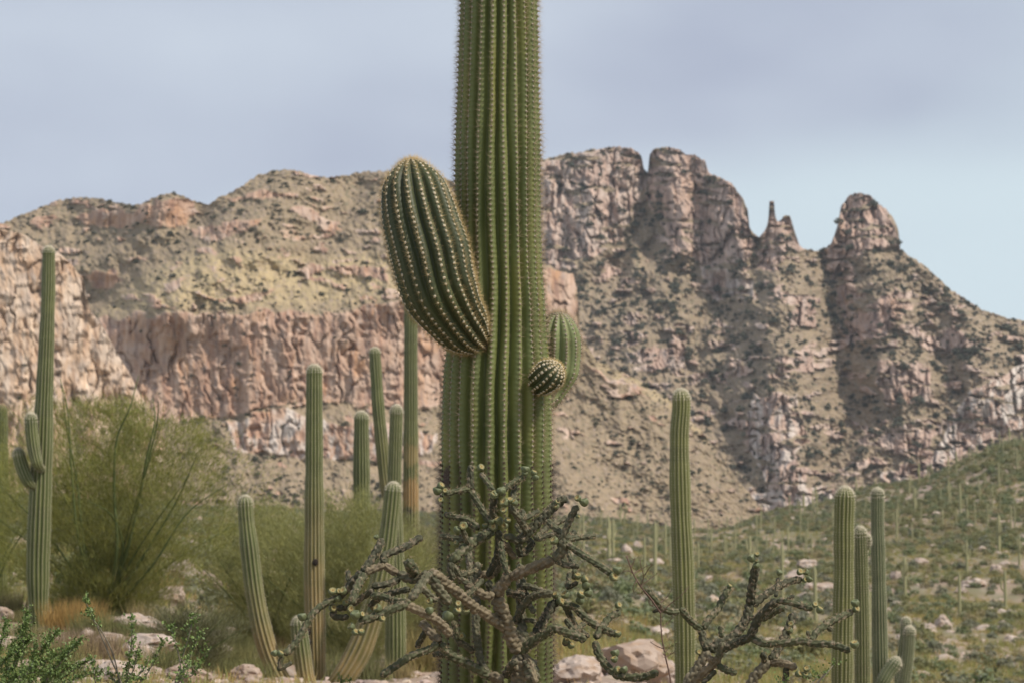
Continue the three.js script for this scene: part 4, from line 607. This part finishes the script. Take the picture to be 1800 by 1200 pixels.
function grassClump(label, px, py, wpx, hpx, n, tones, seed, name = 'grass_clump') {
  const R = rng(seed), pos = [], col = [], p = onGround(px, py), k = mpp(-p.z);
  for (let i = 0; i < n; i++) { const x = p.x + (R() + R() - 1) * wpx * 0.5 * k, z = p.z + (R() - 0.5) * wpx * 0.5 * k, b = new THREE.Vector3(x, groundY(x, z) - 0.02, z), d = new THREE.Vector3((R() - 0.5) * 0.7, 1, (R() - 0.5) * 0.7).normalize(); blades(pos, col, b, d, hpx * k * (0.45 + 0.65 * R()), 0.004 + 0.004 * R(), mixc(tones[0], tones[1], R()), R); }
  const m = mesh(name, geoFrom(pos, null, col), M.straw); tag(m, label, 'grass'); return m;
}
grassClump('golden dry grass clump right of the far left saguaro foot', 128, 1108, 130, 62, 1500, [[0.28, 0.17, 0.05], [0.42, 0.27, 0.09]], 91);
grassClump('brownish dry brush below the golden grass', 140, 1160, 170, 62, 1700, [[0.17, 0.12, 0.07], [0.27, 0.20, 0.12]], 92);
grassClump('pale straw grass at the left edge', 12, 1080, 110, 50, 800, [[0.17, 0.16, 0.06], [0.28, 0.23, 0.11]], 93);
grassClump('ochre grass behind the big boulder', 1066, 1130, 90, 60, 800, [[0.30, 0.21, 0.07], [0.40, 0.30, 0.11]], 94);
grassClump('yellow brush left of the giant saguaro foot', 745, 1180, 110, 90, 900, [[0.20, 0.17, 0.06], [0.33, 0.26, 0.10]], 95);
grassClump('green grass tufts under the leftmost arm', 410, 1180, 190, 60, 1300, [[0.11, 0.115, 0.035], [0.21, 0.19, 0.07]], 96);
grassClump('olive weeds around the yellowing saguaro', 620, 1195, 160, 60, 1100, [[0.10, 0.11, 0.04], [0.19, 0.18, 0.07]], 97);
{ const R = rng(123), tones = [[[0.13, 0.125, 0.042], [0.24, 0.21, 0.085]], [[0.11, 0.12, 0.038], [0.19, 0.185, 0.07]], [[0.20, 0.155, 0.07], [0.30, 0.23, 0.10]]], words = ['olive', 'green', 'straw coloured'];
  for (let i = 0; i < 46; i++) { const k = i % 3, px = -20 + 840 * R(), py = 1075 + 125 * R(), z = px < 200 ? 'below the far left saguaro' : px < 420 ? 'among the lower left rocks' : px < 570 ? 'around the leftmost saguaro arm' : 'between the yellowing and the giant saguaro'; const m = grassClump(`${words[k]} weedy tuft ${z}`, px, py, 70 + 70 * R(), 26 + 30 * R(), 520, tones[k], 400 + i, 'weed_tuft'); m.userData.group = `${words[k]} weedy tufts ${z}`; } }
function boulder(label, px, py, wpx, hpx, seed, turn = 0, tones) {     // px, py: middle of its foot
  const p = onGround(px, py), k = mpp(-p.z), m = mesh('rock', rockGeo(seed, 5, tones, 1), M.rock); m.position.set(p.x, p.y + hpx * k * 0.28, p.z); m.scale.set(wpx * k * 0.55, hpx * k * 0.62, wpx * k * 0.5); m.rotation.y = turn; return tag(m, label, 'rock');
}
const pale = [[0.31, 0.24, 0.195], [0.46, 0.385, 0.335]], tan = [[0.27, 0.20, 0.155], [0.39, 0.31, 0.255]];
boulder('big weathered boulder with rusty underside beside the lone right saguaro', 1118, 1196, 135, 92, 201, 0.4, tan);
boulder('flat pale rock at the foot of the giant saguaro', 1010, 1200, 110, 60, 202, 1.2, pale);
boulder('low rock between the big boulder and the lone saguaro', 1175, 1204, 60, 50, 203, 2, pale);
[['curved pale rock slab above the lower left rocks', 242, 1112, 90, 40, 211, 0.3, pale], ['long white rock behind the green sprigs', 262, 1150, 110, 48, 212, 2.2, pale], ['pale rock low at the left below the dry brush', 148, 1186, 70, 34, 213, 1.4, pale], ['square white rock right of the green sprigs', 368, 1160, 80, 42, 214, 0.9, pale], ['bright rock at the bottom between the sprigs', 210, 1198, 100, 44, 215, 2.9, pale], ['tan rock at the bottom right of the sprigs', 330, 1200, 90, 40, 216, 0.2, tan], ['small tan rock under the leftmost arm', 430, 1196, 60, 34, 217, 1.8, tan], ['grey rock at the left frame edge', 3, 1092, 46, 34, 218, 0.7, tan],
  ['pinkish outcrop rock under the palo verde, upper one', 345, 985, 70, 46, 221, 0.5, pale], ['pinkish outcrop rock under the palo verde, broad middle one', 318, 1022, 70, 52, 222, 1.5, pale], ['pinkish outcrop rock under the palo verde, lowest one', 300, 1062, 70, 44, 223, 2.5, tan], ['rust stained rock beside the pink outcrop', 365, 1040, 50, 42, 224, 1.1, tan],
  ['white rock seen left of the yellowing saguaro, upper', 468, 958, 34, 26, 225, 0, pale], ['white rock seen left of the yellowing saguaro, lower', 492, 985, 40, 26, 226, 1, pale], ['tan rock seen left of the yellowing saguaro', 470, 1000, 40, 30, 227, 2, tan]].forEach(a => boulder(...a));
{ // broken rocks of the bank at the lower left
  const R = rng(654), geos = [0, 1, 2, 3].map(i => rockGeo(271 + i, 3, pale, 0.75));
  for (let i = 0; i < 44; i++) { const px = 95 + 400 * Math.pow(R(), 1.2), py = 1100 + 100 * R(), p = onGround(px, py), r = 0.06 + 0.22 * R() * R(), m = mesh('rock', geos[i % 4], M.rock); m.position.set(p.x, p.y + r * 0.12, p.z); m.scale.set(r * 1.3, r, r); m.rotation.set(0.5 * (R() - 0.5), R() * 6.28, 0.6 * (R() - 0.5)); const big = r > 0.16, w = px < 220 ? 'below the dry brush' : px < 340 ? 'between the green sprigs' : 'near the leftmost saguaro arm'; tag(m, `${big ? 'blocky' : 'small'} broken pale rock in the bank ${w}`, 'rock', `${big ? 'blocky' : 'small'} bank rocks ${w}`); }
}
{ // gravel, litter and grass
  const R = rng(321), g = rockGeo(261, 1), q = [], c = [];
  for (let k = 0; k < 9000; k++) { const d = 24 + 66 * R() * R(), a = lerp(-0.24, 0.24, R()), p = new THREE.Vector3(a * d, 0, -d); p.y = groundY(p.x, p.z); if (fbm(p.x * 0.5, 9, p.z * 0.5, 2) < -0.05) continue; const r = 0.018 + 0.13 * Math.pow(R(), 4); q.push(place(p, r, R() * 6.28, 0.6 + 0.5 * R())); const t = 0.55 + 0.6 * R(); c.push(new THREE.Color(t, t * (0.92 + 0.1 * R()), t * (0.88 + 0.1 * R()))); }
  tag(instanced('gravel', g, M.rock, q, c), 'loose gravel and small stones on the near ground');
  const pos = [], col = []; for (let i = 0; i < 34; i++) { const d = new THREE.Vector3((R() - 0.5) * 1.1, 0.6 + R(), (R() - 0.5) * 1.1).normalize(); blades(pos, col, new THREE.Vector3((R() - 0.5) * 0.5, 0, (R() - 0.5) * 0.5), d, 0.2 + 0.4 * R(), 0.016, [0.8 + 0.4 * R(), 0.8 + 0.4 * R(), 0.8], R); }
  const tuft = geoFrom(pos, null, col), m = [], tc = [];
  for (let k = 0; k < 60000; k++) { const d = Math.sqrt(lerp(26 ** 2, 560 ** 2, Math.pow(R(), 1.5))), a = lerp(-0.25, 0.25, R()), p = new THREE.Vector3(a * d, 0, -d); p.y = groundY(p.x, p.z) - 0.02; const n = fbm(p.x * 0.06, 12, p.z * 0.045, 3); if (n < -0.08 + 0.25 * (R() - 0.5)) continue; const s = (d < 60 ? 0.4 : 0.9) * (0.6 + 0.8 * R()); m.push(place(p, s, R() * 6.28, 1)); const t = clamp(0.5 + n * 1.5 + 0.5 * (R() - 0.5)), w = mixc([0.45, 0.345, 0.15], [0.22, 0.24, 0.075], t); tc.push(new THREE.Color().setRGB(...w)); }
  tag(instanced('grass', tuft, M.leaf, m, tc), 'dry and green grass growing between the shrubs and stones');
}
{ // outcrop of stones in the middle distance
  const list = [[1100, 962, 20, 20], [1122, 955, 16, 22], [1080, 985, 40, 16], [1150, 985, 30, 16], [1420, 1045, 44, 22], [1442, 1030, 60, 22], [1395, 1010, 40, 26], [1455, 1060, 34, 20], [1575, 1010, 26, 24], [1660, 1090, 30, 30], [1710, 1020, 44, 20], [1752, 998, 24, 24], [1620, 985, 26, 12], [1690, 1035, 26, 14], [1420, 990, 36, 20], [1640, 1130, 30, 14], [1780, 1075, 30, 14]];
  const geos = [0, 1, 2].map(i => rockGeo(241 + i, 4, pale, 0.8));
  for (const [i, [px, py, w, h]] of list.entries()) { const p = onGround(px, py + h / 2), k = mpp(-p.z), m = mesh('boulder', geos[i % 3], M.rock); m.position.set(p.x, p.y + h * k * 0.2, p.z); m.scale.set(w * k * 0.6, h * k * 0.85, w * k * 0.6); m.rotation.y = i * 1.7; tag(m, 'bright pinkish boulder standing out among the hillside shrubs', 'boulder', 'bright boulders standing out on the hillside'); }
}
function sprig(label, seed, depth, stems, perM, leaf = 0.0085) {       // stems: lists of [px, py] from the bottom; small paired leaves
  const R = rng(seed), root = thing('leafy_shrub', new THREE.Vector3(), label, 'shrub'), pos = [], col = [];
  for (const [n, line, dz] of stems) {
    const d = depth + (dz || 0), first = pt(...line[0], d), pts = [new THREE.Vector3(first.x + (R() - 0.5) * 0.2, groundY(first.x, first.z), first.z + (R() - 0.5) * 0.15), ...line.map(q => pt(q[0], q[1], d + (R() - 0.5) * 0.06))];
    mesh('stem', tube(pts, 0.0042, 0.0014, 5, 0.03), M.stemGrey, root);
    const curve = new THREE.CatmullRomCurve3(pts), L = curve.getLength(), from = 1 - n / L;
    const cnt = Math.round(n * perM);
    for (let i = 0; i < cnt; i++) {
      const u = clamp(from + (1 - from) * Math.pow(R(), 0.75), 0, 1), b = curve.getPointAt(u), t = curve.getTangentAt(u);
      const tw = t.clone().multiplyScalar(0.6).add(new THREE.Vector3(R() - 0.5, R() - 0.35, R() - 0.5).multiplyScalar(1.8)).normalize(), len = 0.075 * R() * (1.3 - 0.8 * (u - from) / (1 - from));
      for (let k = 0; k < 7; k++) {
        const c = b.clone().addScaledVector(tw, len * (k + 1) / 7), u1 = new THREE.Vector3(R() - 0.5, R() - 0.2, R() - 0.5).normalize(), v1 = new THREE.Vector3(R() - 0.5, R() - 0.5, R() - 0.5).cross(u1).normalize(), s = leaf * (0.6 + 0.8 * R()), tone = mixc([0.062, 0.108, 0.022], [0.15, 0.215, 0.052], R());
        const q = [[0, 0], [0.5, 0.32], [1, 0], [0.5, -0.32]].map(([x, y]) => c.clone().addScaledVector(u1, x * s * 1.3).addScaledVector(v1, y * s * 1.3));
        for (const j of [0, 1, 2, 0, 2, 3]) { pos.push(q[j].x, q[j].y, q[j].z); col.push(...tone); }
      }
    }
  }
  mesh('foliage', geoFrom(pos, null, col), new THREE.MeshPhysicalMaterial({ vertexColors: true, roughness: 0.6, side: THREE.DoubleSide }), root, 'stuff');
}
sprig('dense leafy green bush in the lower left corner', 301, 9.2, [[0.42, [[20, 1200], [30, 1150], [45, 1095]]], [0.45, [[-10, 1200], [0, 1130], [12, 1090]]], [0.4, [[50, 1200], [70, 1150], [100, 1110]], 0.15], [0.3, [[80, 1200], [110, 1160], [140, 1125]], -0.1], [0.4, [[5, 1205], [15, 1160], [25, 1130]], 0.2], [0.4, [[35, 1205], [55, 1170], [62, 1130]], -0.2], [0.35, [[-30, 1200], [-20, 1140], [-14, 1100]]], [0.4, [[10, 1208], [48, 1180], [100, 1150]], -0.1], [0.4, [[0, 1208], [22, 1175], [50, 1120]], 0.1], [0.4, [[70, 1210], [90, 1185], [118, 1140]]], [0.35, [[-20, 1205], [5, 1165], [28, 1140]], -0.15], [0.25, [[60, 1190], [90, 1190], [125, 1170]]], [0.3, [[20, 1205], [40, 1185], [80, 1180]], -0.15], [0.24, [[40, 1130], [46, 1100], [48, 1074]], 0.05]], 420, 0.0075);
sprig('low leafy green plant between the corner bush and the white rocks', 306, 10.2, [[0.3, [[100, 1215], [110, 1170], [128, 1128]]], [0.3, [[90, 1215], [118, 1185], [160, 1158]], 0.1], [0.28, [[105, 1215], [140, 1190], [180, 1180]], -0.1], [0.28, [[80, 1215], [88, 1165], [82, 1120]]]], 330, 0.0075);
sprig('thin leafy sprigs rising between the lower left rocks', 302, 9.5, [[0.30, [[212, 1230], [225, 1180], [232, 1100], [230, 1082]]], [0.22, [[218, 1210], [245, 1185], [262, 1160]], 0.1], [0.26, [[216, 1215], [235, 1175], [242, 1140]], -0.1], [0.2, [[214, 1220], [250, 1195], [285, 1132]]], [0.14, [[215, 1210], [195, 1160], [170, 1100], [152, 1062], [147, 1052]]], [0.14, [[214, 1220], [200, 1196], [190, 1180]]], [0.1, [[206, 1180], [180, 1112], [150, 1075]]], [0.2, [[225, 1220], [222, 1195], [226, 1165]]], [0.12, [[170, 1225], [166, 1190], [163, 1165]]]], 130, 0.009);
sprig('leafy green sprig right of the lower left rocks', 303, 9.3, [[0.24, [[305, 1220], [322, 1150], [338, 1090], [336, 1082]]], [0.2, [[310, 1210], [330, 1165], [352, 1108]], 0.08], [0.22, [[308, 1215], [322, 1180], [330, 1150]], -0.06], [0.12, [[318, 1180], [308, 1130], [298, 1098]]], [0.14, [[316, 1180], [345, 1170], [368, 1142]]], [0.12, [[312, 1200], [340, 1185], [350, 1165]]]], 130, 0.009);
sprig('little green sprig at the foot of the yellowing saguaro', 304, 12, [[0.14, [[600, 1222], [600, 1200], [595, 1185]]], [0.12, [[606, 1222], [612, 1205], [615, 1192]]]], 120);
sprig('small leafy tips in front of the stoutest right saguaro', 305, 9.6, [[0.07, [[1430, 1215], [1440, 1195], [1458, 1178]]], [0.05, [[1430, 1215], [1455, 1182], [1468, 1165]]], [0.06, [[1420, 1215], [1432, 1196], [1440, 1188]]], [0.08, [[1370, 1222], [1378, 1205], [1385, 1195]]]], 110);
{ // bare thorny shrub between the chollas
  const R = rng(55), root = thing('thorny_shrub', new THREE.Vector3(), 'bare reddish thorny twigs rising between the two chollas', 'shrub'), r = A3(860, 800, 3), d = 10.0;
  const stems = [r([958, 1200], [930, 1062], [910, 950], [905, 832], [905, 790]), r([905, 832], [850, 752], [800, 692], [758, 620], [730, 545], [722, 530])];
  const side = [r([905, 830], [960, 780], [1010, 740], [1055, 690]), r([800, 690], [815, 640], [800, 580], [795, 540]), r([800, 690], [850, 650], [905, 610]), r([760, 625], [810, 595], [860, 570]), r([755, 620], [730, 608], [710, 612]), r([780, 660], [760, 690], [765, 730]), r([815, 640], [840, 600], [862, 575]), r([905, 775], [940, 745], [965, 705]), r([915, 905], [945, 880], [968, 855]), r([920, 1050], [955, 1010], [995, 985]), r([918, 1020], [885, 1005], [850, 985]), r([925, 1065], [955, 1050], [980, 1035]), r([880, 790], [850, 790], [840, 760]), r([745, 590], [760, 570], [765, 545]), r([820, 700], [800, 730], [770, 730])];
  stems.forEach((s, i) => { const q = s.map(p => pt(p[0], p[1], d + (R() - 0.5) * 0.03)); if (!i) q.unshift(new THREE.Vector3(q[0].x + 0.03, groundY(q[0].x, q[0].z) - 0.02, q[0].z)); mesh('stem', tube(q, 0.0038, 0.0022, 5, 0.02), M.twigRed, root); });
  const g = []; for (const s of side) { const q = s.map(p => pt(p[0], p[1], d + (R() - 0.5) * 0.08)); mesh('twig', tube(q, 0.0021, 0.001, 5, 0.02), M.twigRed, root); }
  const pos = [], col = []; for (const s of [...stems, ...side]) for (let k = 1; k < s.length; k++) for (let n = 0; n < 4; n++) { const t = R(), p = pt(lerp(s[k - 1][0], s[k][0], t), lerp(s[k - 1][1], s[k][1], t), d), dir = new THREE.Vector3(R() - 0.5, R() - 0.3, R() - 0.5).normalize(); blades(pos, col, p, dir, 0.018 + 0.025 * R(), 0.0009, [0.10, 0.062, 0.045], R); }
  for (let n = 0; n < 160; n++) { const s = [side[2], side[5], side[9], side[14], side[1]][n % 5], k = 1 + (R() * (s.length - 1) | 0), t = R(), p = pt(lerp(s[k - 1][0], s[k][0], t), lerp(s[k - 1][1], s[k][1], t), d), dir = new THREE.Vector3(R() - 0.5, R() - 0.3, R() - 0.5).normalize(); blades(pos, col, p, dir, 0.015, 0.0015, [0.17, 0.20, 0.05], R); }
  mesh('thorns', geoFrom(pos, null, col), M.leaf, root, 'stuff');
}

renderer.render(scene, camera);
